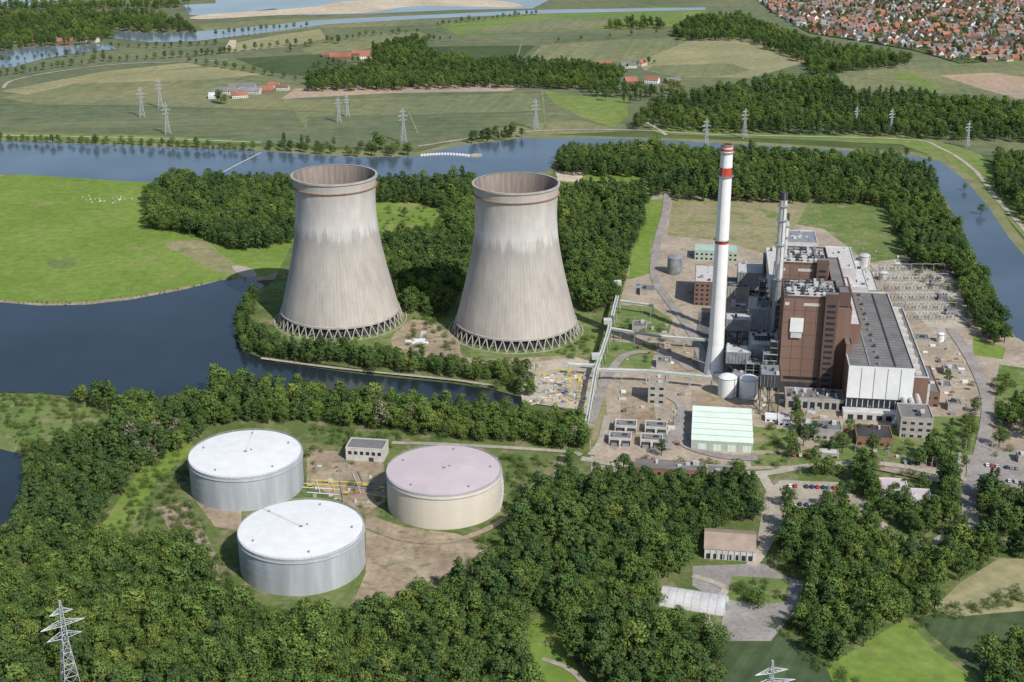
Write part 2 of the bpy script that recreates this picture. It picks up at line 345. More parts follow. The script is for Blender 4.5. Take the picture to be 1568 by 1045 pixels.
sheet("tower_island_ground",[(470,288),(700,290),(850,268),(985,262),(1040,300),(1020,330),(960,450),(925,560),(905,640),(800,610),(690,582),(560,568),(420,548),(370,530),(366,490),(395,455),(420,430),(470,330)],'scrub')
sheet("grass_clearing",[(570,302),(640,303),(672,318),(684,350),(600,364),(575,350)],'meadow')
sheet("grass_clearing",[(850,262),(930,262),(985,262),(1000,290),(990,300),(900,285),(860,280)],'meadow')
sheet("sandy_clearing",[(850,264),(895,262),(890,280),(855,278)],'sand')
sheet("tower_lawn",[(370,470),(400,462),(440,460),(440,530),(640,545),(700,520),(640,470),(620,440),(720,470),(720,560),(880,560),(925,530),(900,470),(880,430),(600,420),(440,430),(380,450)],'lawn')
sheet("bare_ground",[(600,520),(640,490),(700,520),(720,550),(880,548),(860,575),(700,560),(620,545)],'dirt',True)
sheet("dirt_yard",[(790,560),(880,548),(920,560),(905,640),(880,628),(800,618)],'gravel')
sheet("power_plant_yard",[(905,725),(900,640),(925,560),(955,440),(985,330),(1000,300),(1350,310),(1395,400),(1455,405),(1505,510),(1560,520),(1680,600),(1700,740),(1480,750),(1300,712),(1150,725),(1000,727)],'yard')
for m_,p_ in [('meadow',[(990,308),(1018,306),(1012,345),(996,385),(997,420),(962,430),(968,380)]),
 ('drylawn',[(1030,305),(1240,308),(1220,345),(1180,392),(1100,370),(1022,362)]),('lawn',[(1240,308),(1350,311),(1395,395),(1330,404),(1262,352),(1220,345)]),
 ('lawn',[(940,468),(1000,472),(1030,492),(1024,512),(935,508)]),('lawn',[(930,524),(1004,530),(996,568),(923,566)]),
 ('lawn',[(1150,655),(1215,660),(1214,692),(1150,692)]),('lawn',[(1420,640),(1500,640),(1500,700),(1420,712),(1150,716),(1150,700),(1240,690)]),
 ('lawn',[(1530,560),(1600,570),(1640,640),(1520,636)]),('meadow',[(1490,515),(1540,535),(1535,552),(1490,545)]),
 ('gravel',[(1330,405),(1450,408),(1490,500),(1430,515),(1400,480)]),('drylawn',[(905,648),(925,590),(930,640),(918,690),(905,700)]),
 ('dirt',[(1022,520),(1075,530),(1070,572),(1025,570)]),('dirt',[(950,600),(1000,610),(1010,690),(955,680)]),('dirt',[(1060,600),(1190,615),(1190,640),(1060,620)]),('asphalt',[(1070,480),(1190,485),(1190,600),(1100,590),(1060,560)])]:
    sheet("yard_patch",p_,m_)
sheet("wood_floor",[(-400,604),(0,604),(270,625),(450,604),(800,634),(900,650),(905,730),(1300,716),(1480,752),(1700,744),(1900,1500),(-900,1500)],'scrub')
pond_w=sheet("pond",POND,'water',True)
for n_,m_,p_ in [("tank_clearing",'scrub',[(285,690),(330,655),(470,650),(620,668),(860,700),(850,725),(800,790),(755,870),(600,945),(430,965),(330,930),(290,830),(160,850),(150,795),(230,730)]),
 ("bare_ground",'dirt',[(560,790),(620,810),(700,820),(760,845),(700,900),(600,930),(540,930),(560,880)]),
 ("bare_ground",'dirt',[(470,690),(580,700),(600,740),(590,770),(560,790),(470,740)]),("bare_ground",'dirt',[(300,770),(370,780),(370,815),(330,810)]),("bare_ground",'dirt',[(240,780),(290,770),(330,850),(340,900),(280,850)]),
 ("grass_clearing",'lawn',[(-80,605),(60,605),(190,640),(170,670),(110,690),(60,705),(-80,670)]),
 ("grass_clearing",'meadow',[(812,955),(842,945),(870,990),(885,1030),(930,1100),(830,1100),(798,1010)]),
 ("grass_clearing",'meadow',[(150,815),(230,700),(290,675),(300,690),(240,740),(190,830)]),
 ("crop_field",'f_dark',[(1100,975),(1190,965),(1320,1060),(1380,1200),(1120,1200)]),
 ("meadow",'meadow',[(1265,1025),(1385,950),(1400,965),(1430,1000),(1500,1050),(1540,1200),(1340,1200)]),
 ("crop_field",'f_dark',[(1400,950),(1470,935),(1640,915),(1700,1000),(1620,1100),(1520,1060)]),
 ("field",'f_yel',[(1428,935),(1470,895),(1530,858),(1700,862),(1720,925),(1460,948)]),
 ("yard_patch",'paleasphalt',[(1060,870),(1170,866),(1200,885),(1235,895),(1225,930),(1180,985),(1100,985),(1110,930),(1060,900)]),
 ("grass_clearing",'lawn',[(1120,885),(1210,890),(1205,925),(1150,930),(1112,920)])]:
    sheet(n_,p_,m_)
sheet("car_park",[(1170,760),(1195,738),(1300,742),(1300,758),(1330,770),(1330,795),(1200,800),(1180,840),(1160,830)],'track')
sheet("car_park",[(1480,700),(1600,690),(1640,760),(1540,770),(1480,740)],'paleasphalt')
for px_,wd,m_ in [([(1022,298),(1018,330),(1006,375),(1002,425),(1022,460),(1046,492),(1068,530),(1080,570)],7,'paleasphalt'),
 ([(1455,505),(1488,555),(1512,620),(1500,700),(1483,760),(1498,818),(1568,838),(1700,850)],8,'paleasphalt'),
 ([(905,650),(928,585),(960,545),(1020,545),(1060,570)],6,'paleasphalt'),
 ([(890,705),(960,716),(1040,722),(1160,728),(1240,716),(1330,712),(1400,720),(1480,738)],6,'track'),
 ([(1165,728),(1185,770),(1175,830),(1150,870)],6,'track'),([(1190,745),(1240,790),(1340,800),(1400,845),(1480,800)],5,'track'),
 ([(1480,760),(1530,745),(1620,750)],6,'paleasphalt'),([(1040,640),(1046,680),(1100,700),(1160,705)],7,'paleasphalt'),([(1000,600),(1040,620),(1040,650),(1020,690)],6,'paleasphalt'),
 ([(400,551),(480,562),(560,571),(690,584),(760,594)],3,'track'),([(600,681),(700,684),(860,694),(890,700)],4,'track'),
 ([(835,760),(850,735),(862,700)],3,'dirt'),([(905,700),(920,680),(930,640)],5,'track'),([(830,1012),(880,1035),(930,1100)],3,'track'),
 ([(1100,985),(1080,940),(1110,905),(1060,885)],4,'track'),([(540,800),(620,830),(700,830),(770,800),(815,760),(840,725)],4,'dirt')]:
    road("road",px_,wd,m_)
# ---------------------------------------------------------------- cooling towers
EXC=[]
def cooling_tower(px,py):
    X,Y,_=P(px,py); b=Bd(); EXC.append((X,Y,53))
    zs=[9,20,35,50,65,80,90,100,108,114]; rs=[45.2,42.3,38.6,35.2,32.2,30.3,29.8,30.0,30.6,31.4]
    Z=np.linspace(9,114,36); R=np.interp(Z,zs,rs)
    R=np.convolve(np.pad(R,3,'reflect',reflect_type='odd'),np.ones(7)/7,'valid')
    prof=list(zip(R,Z)); b.rev(0,0,prof,'tower',160,False)
    r=R[-1]; b.rev(0,0,[(r,112.9),(r+.7,113.1),(r+.7,114.3),(r-.9,114.3)],'concrete',128,False)
    b.rev(0,0,[(r-1.0,106.4),(r+.1,106.5),(r+.4,106.6),(r+.4,107.0),(r-1,107.1)],'rust',128,False)
    b.rev(0,0,[(q-.9,z) for q,z in prof][::-1],'inner',128,False)
    b.rev(0,0,[(R[0]-.9,9),(R[0]+.5,8.2),(R[0]+.5,9.6),(R[0]-.1,10)],'concrete',128,False)
    n=44
    for i in range(n):
        a0=2*math.pi*i/n
        for s_ in (-1,1):
            a1=a0+s_*math.pi/n
            b.tube((48.2*math.cos(a0),48.2*math.sin(a0),0),((R[0])*math.cos(a1),(R[0])*math.sin(a1),8.6),.42,'concrete',6)
        b.box(48.2*math.cos(a0)-.8,48.2*math.cos(a0)+.8,48.2*math.sin(a0)-.8,48.2*math.sin(a0)+.8,0,.8,'concrete')
    b.rev(0,0,[(51,0),(51,.9),(50.2,.9),(50.2,.3)],'concrete',96,False)
    b.rev(0,0,[(43,0),(43,7)],'dark',64,True)  # dark drum behind the legs, coloured in as the shadow under the shell
    for k in range(16):
        a=2*math.pi*k/16; b.tube((42*math.cos(a),42*math.sin(a),3),(46.5*math.cos(a),46.5*math.sin(a),3),.6,'grey')
    ob=b.obj("cooling_tower",origin=(0,0)); ob.location=(X,Y,0); ob.data.shade_smooth(); ob.data.set_sharp_from_angle(angle=math.radians(35))
cooling_tower(522,489); cooling_tower(790,506)
# ---------------------------------------------------------------- storage tanks
def tank(px,py,body,roof,st):
    X,Y,_=P(px,py,22); EXC.append((X,Y,37)); b=Bd(); R=32
    b.rev(0,0,[(R+3.5,0),(R+3.5,.35),(R,.35)],'track',96,False)
    b.rev(0,0,[(R,.3),(R,21.3)],body,128,False)
    for z,t in ((5.2,.05),(10,.05),(15,.06),(19.4,.55),(21.3,.25)):
        b.rev(0,0,[(R,z-.12),(R+t,z-.1),(R+t,z+.12),(R,z+.14)],body if z<19 else 'steel',128,False)
    b.rev(0,0,[(R+.2,21.3),(R*.66,21.9),(R*.33,22.35),(.4,22.6)],roof,96,True)
    for i in range(64):
        a=2*math.pi*i/64; b.tube((R*math.cos(a),R*math.sin(a),21.3),(R*math.cos(a),R*math.sin(a),22.4),.05,'steel',4)
    for z in (21.9,22.4):
        b.rev(0,0,[(R+.05,z),(R+.05,z+.08),(R-.05,z+.08),(R-.05,z)],'steel',96,False)
    a=st
    for o in (-.4,.4):
        b.tube((0+o*math.sin(a),0-o*math.cos(a),22.8),(31.5*math.cos(a)+o*math.sin(a),31.5*math.sin(a)-o*math.cos(a),21.7),.07,'whitew',4)
    b.rev(0,0,[(1.0,22.5),(1.0,22.9)],'grey',16,True); b.rev(3,2,[(.5,22.3),(.5,23.2)],'grey',10,True)
    for k in range(5): b.rev(26*math.cos(k*1.3+a),26*math.sin(k*1.3+a),[(.5,21.8),(.5,22.6)],'grey',8,True)
    for i in range(40):
        t=i/40; a=st-.5+t*.9; z=.3+21*t; r0=R+.1; r1=R+1.3
        vs=[(r0*math.cos(a),r0*math.sin(a),z),(r1*math.cos(a),r1*math.sin(a),z),(r1*math.cos(a+.025),r1*math.sin(a+.025),z+.5),(r0*math.cos(a+.025),r0*math.sin(a+.025),z+.5)]
        b.add(vs,[(0,1,2,3)],'steel')
        if i%3==0: b.tube((r1*math.cos(a),r1*math.sin(a),z),(r1*math.cos(a),r1*math.sin(a),z+1.4),.06,'steel',4)
    ob=b.obj("oil_storage_tank",origin=(0,0)); ob.location=(X,Y,0); ob.data.shade_smooth(); ob.data.set_sharp_from_angle(angle=math.radians(25))
tank(376,693,'galv','white',1.6); tank(461,808,'galv','white',2.4); tank(680,718,'cream','pink',.1)
b=Bd(); u0,v0=UV(530,707); b.bld((u0,u0+23,v0,v0+14),0,9,'pale','roofgrey',.6)
for i in range(6): b.box(u0+1.5+i*3.6,u0+3.6+i*3.6,v0-.06,v0,5,7.2,'glass')
b.box(u0+14,u0+17,v0-.07,v0,0,3.6,'dark'); b.obj("pump_house",True)
b=Bd()
for k,(p,q) in enumerate([((460,740),(530,745)),((530,745),(600,752)),((460,746),(520,750)),((470,735),(560,740)),((540,725),(552,755)),((548,722),(562,752)),((484,735),(490,755)),((505,732),(512,752)),((470,754),(520,758)),((520,736),(526,770)),((560,756),(600,764))]):
    a_=P(*p,z=1.4); c_=P(*q,z=1.4); m_=('yellow' if k in (0,3,7,10) else ('whitew','grey')[k%2]); b.tube(a_,c_,.36,m_,8)
    for t in np.linspace(0,1,6):
        x=a_[0]+(c_[0]-a_[0])*t; y=a_[1]+(c_[1]-a_[1])*t; b.box(x-.4,x+.4,y-.4,y+.4,0,1.0,'concrete')
for p in [(475,748),(500,742),(530,760),(560,748),(585,752)]:
    x,y,_=P(*p); b.box(x-1.6,x+1.6,y-1.2,y+1.2,2.3,2.5,'yellow')
    for dx in (-1.6,1.6):
        for dy in (-1.2,1.2): b.tube((x+dx,y+dy,0),(x+dx,y+dy,3.4),.1,'yellow',4)
rr=random.Random(5)
for i in range(24):
    x,y,_=P(rr.uniform(465,590),rr.uniform(715,775)); b.box(x,x+rr.uniform(1,3),y,y+rr.uniform(1,3),0,rr.uniform(.6,2.6),rr.choice(['grey','whitew','concrete','pale','rust']))
b.obj("tank_farm_pipework")
# ---------------------------------------------------------------- chimney stacks
X,Y,_=P(1094,572); b=Bd(); hc=hgt(Y,222)
def rad(z): return float(np.interp(z,[0,8,22,60,hc],[7.6,6.6,5.4,4.9,3.9]))
cuts=[0,4,8,14,22,40,60,hc*.585,hc*.597,120,hc*.868,hc*.908,hc*.975,hc*.985,hc]
cm=['white']*15
for i in (7,10,12): cm[i]='red'
cm[13]='whitew'
for i in range(len(cuts)-1): b.rev(0,0,[(rad(cuts[i]),cuts[i]),(rad(cuts[i+1]),cuts[i+1])],cm[i],40,i==len(cuts)-2,'dark')
for z in (hc*.6,hc*.87,hc*.97):
    b.rev(0,0,[(rad(z),z),(rad(z)+1.2,z),(rad(z)+1.2,z+.3),(rad(z),z+.3)],'grey',32,False)
    b.rev(0,0,[(rad(z)+1.15,z+1.1),(rad(z)+1.15,z+1.25)],'grey',32,False)
b.rev(0,0,[(rad(hc),hc-1),(rad(hc)+.25,hc-1),(rad(hc)+.25,hc+.3),(rad(hc)-.8,hc+.3)],'rust',32,False)
for i in range(50): 
    z=5+i*(hc-8)/50; z2=5+(i+1)*(hc-8)/50; b.tube((rad(z)*-.6,-rad(z)*.82,z),(rad(z2)*-.6,-rad(z2)*.82,z2),.2,'grey',4)
b.box(-2,2,-8,-5,0,4,'grey'); ob=b.obj("chimney_stack",origin=(0,0)); ob.location=(X,Y,0); EXC.append((X,Y,12))
ob.data.shade_smooth(); ob.data.set_sharp_from_angle(angle=math.radians(30))
def stack(px,Yd,ptop,r,nm="steel_stack"):
    X=(px-784)/F*(Yd*C+(H-60)*S); h=hgt(Yd,ptop); b=Bd()
    seg=[0,h*.5,h*.78,h*.84,h*.93,h*.955,h]
    ms=['grey','whitew','pale','whitew','pale','dark','grey']
    for i in range(6): b.rev(0,0,[(r*(1.15-.15*seg[i]/h),seg[i]),(r*(1.15-.15*seg[i+1]/h),seg[i+1])],ms[i],20,i==5,'dark')
    for z in (h*.5,h*.7,h*.84,h*.92): b.rev(0,0,[(r,z),(r+1.3,z),(r+1.3,z+.3),(r,z+1.2)],'grey',20,False)
    b.tube((0,-r-.3,0),(0,-r-.3,h),.3,'grey',4)
    for k in range(3):
        a=k*2.1+.4; b.tube((r*2.6*math.cos(a),r*2.6*math.sin(a),0),(r*1.3*math.cos(a),r*1.3*math.sin(a),h*.6),.3,'grey',5)
    ob=b.obj(nm,origin=(0,0)); ob.location=(X,Yd,0)
stack(1191,905,294,2.6); stack(1197,925,328,2.6)
# ---------------------------------------------------------------- boiler houses
def boiler(name,r,h):
    b=Bd(); u0,u1,v0,v1=r; w_=u1-u0; b.bld(r,0,h,'brown','roofgrey',1.4,'brown2')
    for i in range(1,8):
        z=h*i/8; b.box(u0-.06,u1+.06,v0-.08,v0-.001,z,z+.25,'brown2')
    for i in range(1,5): b.box(u0+w_*i/5-.12,u0+w_*i/5+.12,v0-.12,v0-.002,2,h-1,'brown2')
    for i in range(9): b.box(u0-.1,u0-.001,v0+2+i*(v1-v0-4)/9,v0+2+i*(v1-v0-4)/9+.25,2,h,'brown2')
    b.box(u0+w_*.14,u0+w_*.38,v0-1.2,v0,h*.66,h*.80,'white','pale'); b.box(u0+w_*.16,u0+w_*.36,v0-1.4,v0-1.2,h*.60,h*.655,'whitew')
    b.box(u0+w_*.36,u0+w_*.66,v0-.13,v0-.003,h*.925,h*.955,'pale'); b.box(u0+w_*.02,u0+w_*.1,v0-.13,v0-.003,h*.925,h*.955,'pale')
    b.box(u0+w_*.74,u0+w_*.97,v0-4,v0,0,h+5,'brown2','roofgrey')
    for i in range(16): b.box(u0+w_*.78,u0+w_*.93,v0-4.1,v0-4,4+i*4,5.6+i*4,'glass')
    b.box(u0+1,u0+w_*.7,v0-.2,v0-.01,1,9,'dark'); b.box(u0+3,u0+w_*.7,v0-.22,v0-.02,11,13,'glass')
    rr=random.Random(3)
    for i in range(7):
        for j in range(6):
            x=u0+2+i*w_/7.6; y=v0+2+j*(v1-v0)/6.4
            if rr.random()<.8: b.box(x,x+rr.uniform(1.5,3.6),y,y+rr.uniform(1.5,3.8),h,h+rr.uniform(.8,3.2),rr.choice(['grey','roofgrey','pale','whitew','dark']))
    for i in range(3): b.rev(u0+6+i*9,v0+(v1-v0)*.5,[(1.2,h),(1.2,h+4.5)],'grey',10,True,'dark')
    for i in range(6): b.tube((u0+2,v0+2+i*(v1-v0)/6,h+1.2),(u1-2,v0+2+i*(v1-v0)/6,h+1.2),.3,'whitew',5)
    b.obj(name,True)
r1=RB(68,1201,456,1286,429); boiler("boiler_house",r1,68)
r2=RB(68,1196,404,1270,379); boiler("boiler_house",r2,68)
b=Bd(); b.bld((r1[0]+2,r1[1]-2,r1[3]+.2,r2[2]-.2),0,50,'brown','roofgrey',.8)
for i in range(5): b.box(r1[0]+4+i*6,r1[0]+7+i*6,r1[3]+5,r1[3]+20,50,52+i%3,'grey')
b.obj("bunker_bay",True)
b=Bd(); b.bld((r1[1]+.2,r1[1]+9,r1[2]+4,r2[3]+4),0,60,'brown','roofgrey',.8); b.bld((r1[1]+.4,r1[1]+8,r1[2]+8,r1[2]+22),61,70,'brown2','roofgrey',.6)
b.bld((r1[1]+9.2,r1[1]+17,r1[2]+14,r2[3]+2),0,46,'brown','whitew',.8); b.obj("bunker_bay",True)
r=RB(33,1300,562,1401,446); u0,u1,v0,v1=r; b=Bd(); w_=u1-u0
b.bld(r,0,33,'brown','roofgrey',.9,'whitew')
b.box(u0,u1,v0-.5,v0-.002,12,33.9,'white'); b.box(u0+.5,u1-.5,v0-.6,v0-.502,11.2,12,'dark')
for i in range(1,5): b.box(u0+w_*i/5-.18,u0+w_*i/5+.18,v0-.62,v0-.503,12.2,33,'roofgrey')
b.box(u0,u1,v0-.3,v0-.003,6,11,'glass')
for i in range(12): b.box(u0+w_*i/12,u0+w_*i/12+.5,v0-.45,v0-.31,5.8,11.1,'pale')
b.box(u0-2,u1+1,v0-9,v0-.7,0,5.5,'pale','whitew')
for i in range(7): b.box(u0+1+i*6,u0+4.5+i*6,v0-9.08,v0-9,.3,4,'glass')
for t,m_ in ((.33,'grey'),(.72,'roofblack')): b.box(u0+w_*t-.5,u0+w_*t+.5,v0+4,v1-4,33,33.5,m_)
for i in range(14): b.box(u0+w_*.46,u0+w_*.50,v0+6+i*10.6,v0+8+i*10.6,33,34.5,'roofblack' if i%2 else 'grey')
for i in range(30): b.box(u0+.6,u1-.6,v0+3+i*5,v0+3.2+i*5,33,33.08,'roofblack')
for i in range(26): b.box(u0-.06,u0,v0+2+i*6,v0+2.3+i*6,1,32,'brown2')
b.obj("turbine_hall",True); RT=r
b=Bd(); b.bld((u1+.2,u1+11,v0+10,v1-6),0,24,'brown','roofgrey',.8,'whitew')
for i in range(14): b.box(u1+3,u1+7,v0+14+i*9.5,v0+19+i*9.5,24,25.5+(i%3),'pale')
for i in range(14): b.box(u1+11,u1+11.08,v0+13+i*9.5,v0+18+i*9.5,14,17,'glass')
for i in range(16): b.box(u1+11,u1+13,v0+13+i*9,v0+15+i*9,0,18,'whitew')
b.obj("auxiliary_bay",True)
b=Bd()
b.bld((r1[1]+9.5,u0-.3,r1[2]-8,r1[2]+13.5),0,40,'brown','roofgrey',.8); b.bld((r1[0]+4,u0-.5,r1[2]-26,r1[2]-8.3),0,8,'concrete','roofgrey',.6)
for i in range(10): b.box(r1[0]+6+i*4.6,r1[0]+9+i*4.6,r1[2]-26.07,r1[2]-26,1.5,6,'glass')
rr=random.Random(8)
for i in range(22): x=rr.uniform(r1[0]+5,u0-5); y=rr.uniform(r1[2]-25,r1[2]-11); b.box(x,x+rr.uniform(1,3),y,y+rr.uniform(1,2.4),8,8+rr.uniform(.6,2.4),rr.choice(['grey','whitew','dark','pale']))
b.obj("control_building",True)
def simple(name,h,x0,y0,x1,yb,wall,roof,win=True,par=.6,extra=0):
    r=RB(h,x0,y0,x1,yb); b=Bd(); b.bld(r,0,h,wall,roof,par); u0,u1,v0,v1=r; n=max(2,int((u1-u0)/4)); fl=max(1,int(h/4))
    if win:
        for f in range(min(fl,6)):
            z=1.2+f*(h-1)/fl
            for i in range(n):
                x=u0+(i+.25)*(u1-u0)/n; b.box(x,x+(u1-u0)/n*.5,v0-.06,v0-.001,z,z+min(1.7,h*.35),'glass')
        nn=max(2,int((v1-v0)/5))
        for i in range(nn):
            y=v0+(i+.3)*(v1-v0)/nn; b.box(u0-.06,u0-.001,y,y+(v1-v0)/nn*.4,1.3,2.8,'glass')
    rr=random.Random(int(x0+y0))
    for i in range(extra):
        x=rr.uniform(u0+1,u1-4); y=rr.uniform(v0+1,max(v0+1.5,v1-4)); b.box(x,x+rr.uniform(1,3),y,y+rr.uniform(1,2.5),h,h+rr.uniform(.8,2.4),rr.choice(['pale','grey','whitew','dark']))
    return b.obj(name,True)
simple("deaerator_building",45,1205,372,1252,353,'whitew','grey',True,.6,8)
simple("filter_house",40,1272,412,1312,378,'whitew','pale',False,.6,8)
simple("filter_house",30,1290,440,1330,400,'whitew','whitew',False,.6,9)
simple("filter_house",16,1318,445,1345,415,'grey','pale',False,.6,7)
simple("workshop",6,1312,670,1368,650,'brick','roofblack',True,.5,3)
simple("workshop",7,1228,657,1290,642,'concrete','roofgrey',True,.5,8)
simple("annex_building",14,1380,640,1430,618,'concrete','roofgrey',True,.6,4)
simple("annex_building",11,1405,600,1440,560,'brown','roofgrey',True,.6,3)
simple("storage_shed",9,1064,384,1130,374,'pipegreen','mint',True,.3)
simple("coal_mill_building",20,1064,432,1096,406,'brown','pale',True,.5,4)
simple("switch_house",15,993,587,1020,574,'concrete','tan',True,.6,2)
def trafo(x,y):
    u0,v0=UV(x,y); b=Bd(); w_=13.5; d_=10; b.bld((u0,u0+w_,v0,v0+d_),0,5.2,'pale','roofgrey',.6,'pale')
    b.box(u0+w_*.47,u0+w_*.53,v0-2.5,v0,0,4.6,'pale')
    for q in (0,1):
        x0=u0+.8+q*w_*.52; b.box(x0,x0+w_*.40,v0-.08,v0-.002,.3,4.2,'dark'); b.box(x0+.6,x0+w_*.34,v0-2,v0-.2,.2,2.6,'grey')
        for k in range(3): b.tube((x0+1.1+k*1.5,v0-1,2.6),(x0+1.1+k*1.5,v0-1,4),.18,'brown2',6)
    b.box(u0+2,u0+4,v0+3,v0+5,5.2,6.2,'grey'); b.box(u0+8,u0+11,v0+5,v0+7,5.2,6,'roofblack'); b.obj("transformer_house",True)
for x,y in ((932,683),(941,664),(980,686),(987,666)): trafo(x,y)
simple("office_building",5,972,716,1080,703,'brick','roofgrey',True,.4,6); simple("office_building",5,1082,722,1136,712,'concrete','roofgrey',True,.4,2)
simple("gate_house",4,1250,694,1285,687,'concrete','whitew',True,.4); simple("office_building",7,1350,750,1392,732,'plaster','pink',True,.5,3); simple("office_building",7,1394,765,1428,748,'plaster','pink',True,.5,2)
simple("portal_cabin",3.5,1172,640,1190,632,'white','white',True,.1); simple("portal_cabin",3.5,1192,646,1210,632,'white','whitew',True,.1)
for x,y in ((968,500),(1005,555),(980,445),(1560,700),(1436,592),(1446,566),(1452,620),(1402,520)): simple("equipment_shed",5,x,y,x+22,y-9,'concrete','roofgrey',False,.4,2)
A=UV(1058,691); Bp=UV(1152,694); Cc=UV(1061,636); b=Bd(); u0,u1=A[0],Bp[0]; v0=(A[1]+Bp[1])/2; v1=Cc[1]; n=6; dv=(v1-v0)/n
b.box(u0,u1,v0,v1,0,7,'pipegreen')
for i in range(n):
    y=v0+i*dv; ym=y+dv*.55
    b.add([(u0-.2,y,7.05),(u1+.2,y,7.05),(u1+.2,ym,8.5),(u0-.2,ym,8.5)],[(0,1,2,3)],'mint2'); b.add([(u0-.2,ym,8.5),(u1+.2,ym,8.5),(u1+.2,y+dv,7.05),(u0-.2,y+dv,7.05)],[(0,1,2,3)],'mint')
    b.add([(u0,y,7),(u0,y+dv,7),(u0,ym,8.45)],[(0,2,1)],'pipegreen'); b.add([(u1,y,7),(u1,y+dv,7),(u1,ym,8.45)],[(0,1,2)],'pipegreen')
for i in range(4): b.box(u0+4+i*9,u0+9+i*9,v0-.08,v0-.001,0,5,'mint2')
for i in range(14): b.box(u0+i*(u1-u0)/14,u0+i*(u1-u0)/14+.3,v0-.12,v0-.082,0,7,'whitew')
b.obj("warehouse",True)
b=Bd(); A=UV(1078,858); b.gable(A[0],A[0]+26,A[1],A[1]+22,0,7,11,'pale','tan','x')
for i in range(7): b.box(A[0]+1+i*3.6,A[0]+3.2+i*3.6,A[1]-.07,A[1]-.001,1.2,4.2,'glass')
for i in range(9): b.box(A[0]+i*3.1,A[0]+.5+i*3.1,A[1]-.35,A[1]-.08,0,6.7,'whitew')
b.obj("barn",True)
b=Bd(); A=P(1012,915); L=32; R=8; n=14
vs=[];fs=[]
for k in range(2):
    for i in range(n+1): a=math.pi*i/n; vs.append((k*L,R*math.cos(a)*-1,6.5*math.sin(a)))
for i in range(n): fs.append((i,i+1,n+2+i,n+1+i))
b.add(vs,fs,'whitew'); b.add(vs[n+1:],[tuple(range(n+1))],'mint2'); b.add(vs[:n+1],[tuple(range(n+1))[::-1]],'mint2')
for j in range(9):
    for i in range(n):
        a=math.pi*i/n; a2=math.pi*(i+1)/n; x=j*4; b.tube((x,-8.06*math.cos(a),6.56*math.sin(a)),(x,-8.06*math.cos(a2),6.56*math.sin(a2)),.07,'grey',4)
b.box(L,L+.1,-2.5,2.5,0,4,'blue'); ob=b.obj("arched_shed",origin=(0,0)); ob.location=(A[0],A[1]-2,0); ob.rotation_euler[2]=-.30
def vtank(name,px,py,r,h,m,dome=True):
    X,Y,_=P(px,py); b=Bd(); b.rev(0,0,[(r+.6,0),(r+.6,.4),(r,.4),(r,h)]+([(r*.75,h+r*.18),(r*.4,h+r*.3),(.2,h+r*.34)] if dome else []),m,32,True)
    b.rev(0,0,[(r,h-.2),(r+.25,h-.2),(r+.25,h+.1),(r,h+.1)],'grey',32,False)
    for i in range(20): a=.25*i-2.4; b.box(r*1.02*math.cos(a),r*1.02*math.cos(a)+.9,r*1.04*math.sin(a)-.5,r*1.04*math.sin(a),h*i/20,h*i/20+.3,'grey')
    b.tube((r*.6,-r*.85,0),(r*.6,-r*.85,h+1),.18,'grey',4)
    ob=b.obj(name,origin=(0,0)); ob.location=(X,Y,0)
vtank("water_tank",1113,607,6.2,14,'white'); vtank("water_tank",1145,609,6.2,14,'white')
vtank("ash_silo",1033,420,6.5,15,'grey'); vtank("storage_tank",1322,412,5,12,'whitew')
vtank("small_tank",1352,430,4,7,'pale'); vtank("small_tank",1440,525,3,7,'white')
rr=random.Random(11)
def duct(name,parts):
    b=Bd()
    for (h0,h1,x0,y0,x1,yb,m_,t_) in parts:
        r=RB(h1,x0,y0,x1,yb); u0,u1,v0,v1=r; b.bld(r,h0,h1,m_,t_,.4)
        if h0>0:
            for x in (u0+.5,(u0+u1)/2,u1-.5):
                for y in (v0+.5,v1-.5): b.tube((x,y,0),(x,y,h0),.35,'dark',5)
            b.tube((u0+.5,v0+.5,0),(u1-.5,v0+.5,h0),.22,'dark',4); b.tube((u1-.5,v0+.5,0),(u0+.5,v0+.5,h0),.22,'dark',4)
        for i in range(int((u1-u0)/2.2)): b.box(u0+i*2.2,u0+i*2.2+.3,v0-.35,v0-.01,h0,h1,'grey')
        for i in range(5): 
            x=rr.uniform(u0+.6,u1-2.5); y=rr.uniform(v0+.6,v1-2); b.box(x,x+1.8,y,y+1.4,h1,h1+rr.uniform(.8,2.2),rr.choice(['grey','dark','whitew']))
    return b.obj(name,True)
duct("electrostatic_precipitator",[(10,26,1148,473,1196,455,'whitew','pale'),(26.2,30,1160,462,1180,455,'grey','roofgrey')])
duct("electrostatic_precipitator",[(10,26,1148,528,1196,508,'grey','whitew'),(26.2,29,1155,515,1185,508,'dark','pale')])
duct("flue_duct",[(14,22,1112,540,1150,528,'grey','whitew')]); duct("flue_duct",[(22,30,1112,490,1150,480,'grey','pale')])
duct("precipitator_block",[(8,22,1130,418,1188,402,'grey','pale'),(22.2,34,1170,398,1192,388,'dark','grey')])
duct("absorber_building",[(0,12,1110,440,1148,425,'concrete','roofgrey'),(0,12,1122,580,1142,568,'grey','grey')])
duct("flue_duct",[(30,40,1180,440,1200,380,'whitew','pale'),(20,28,1165,575,1196,558,'dark','grey')])
b=Bd()
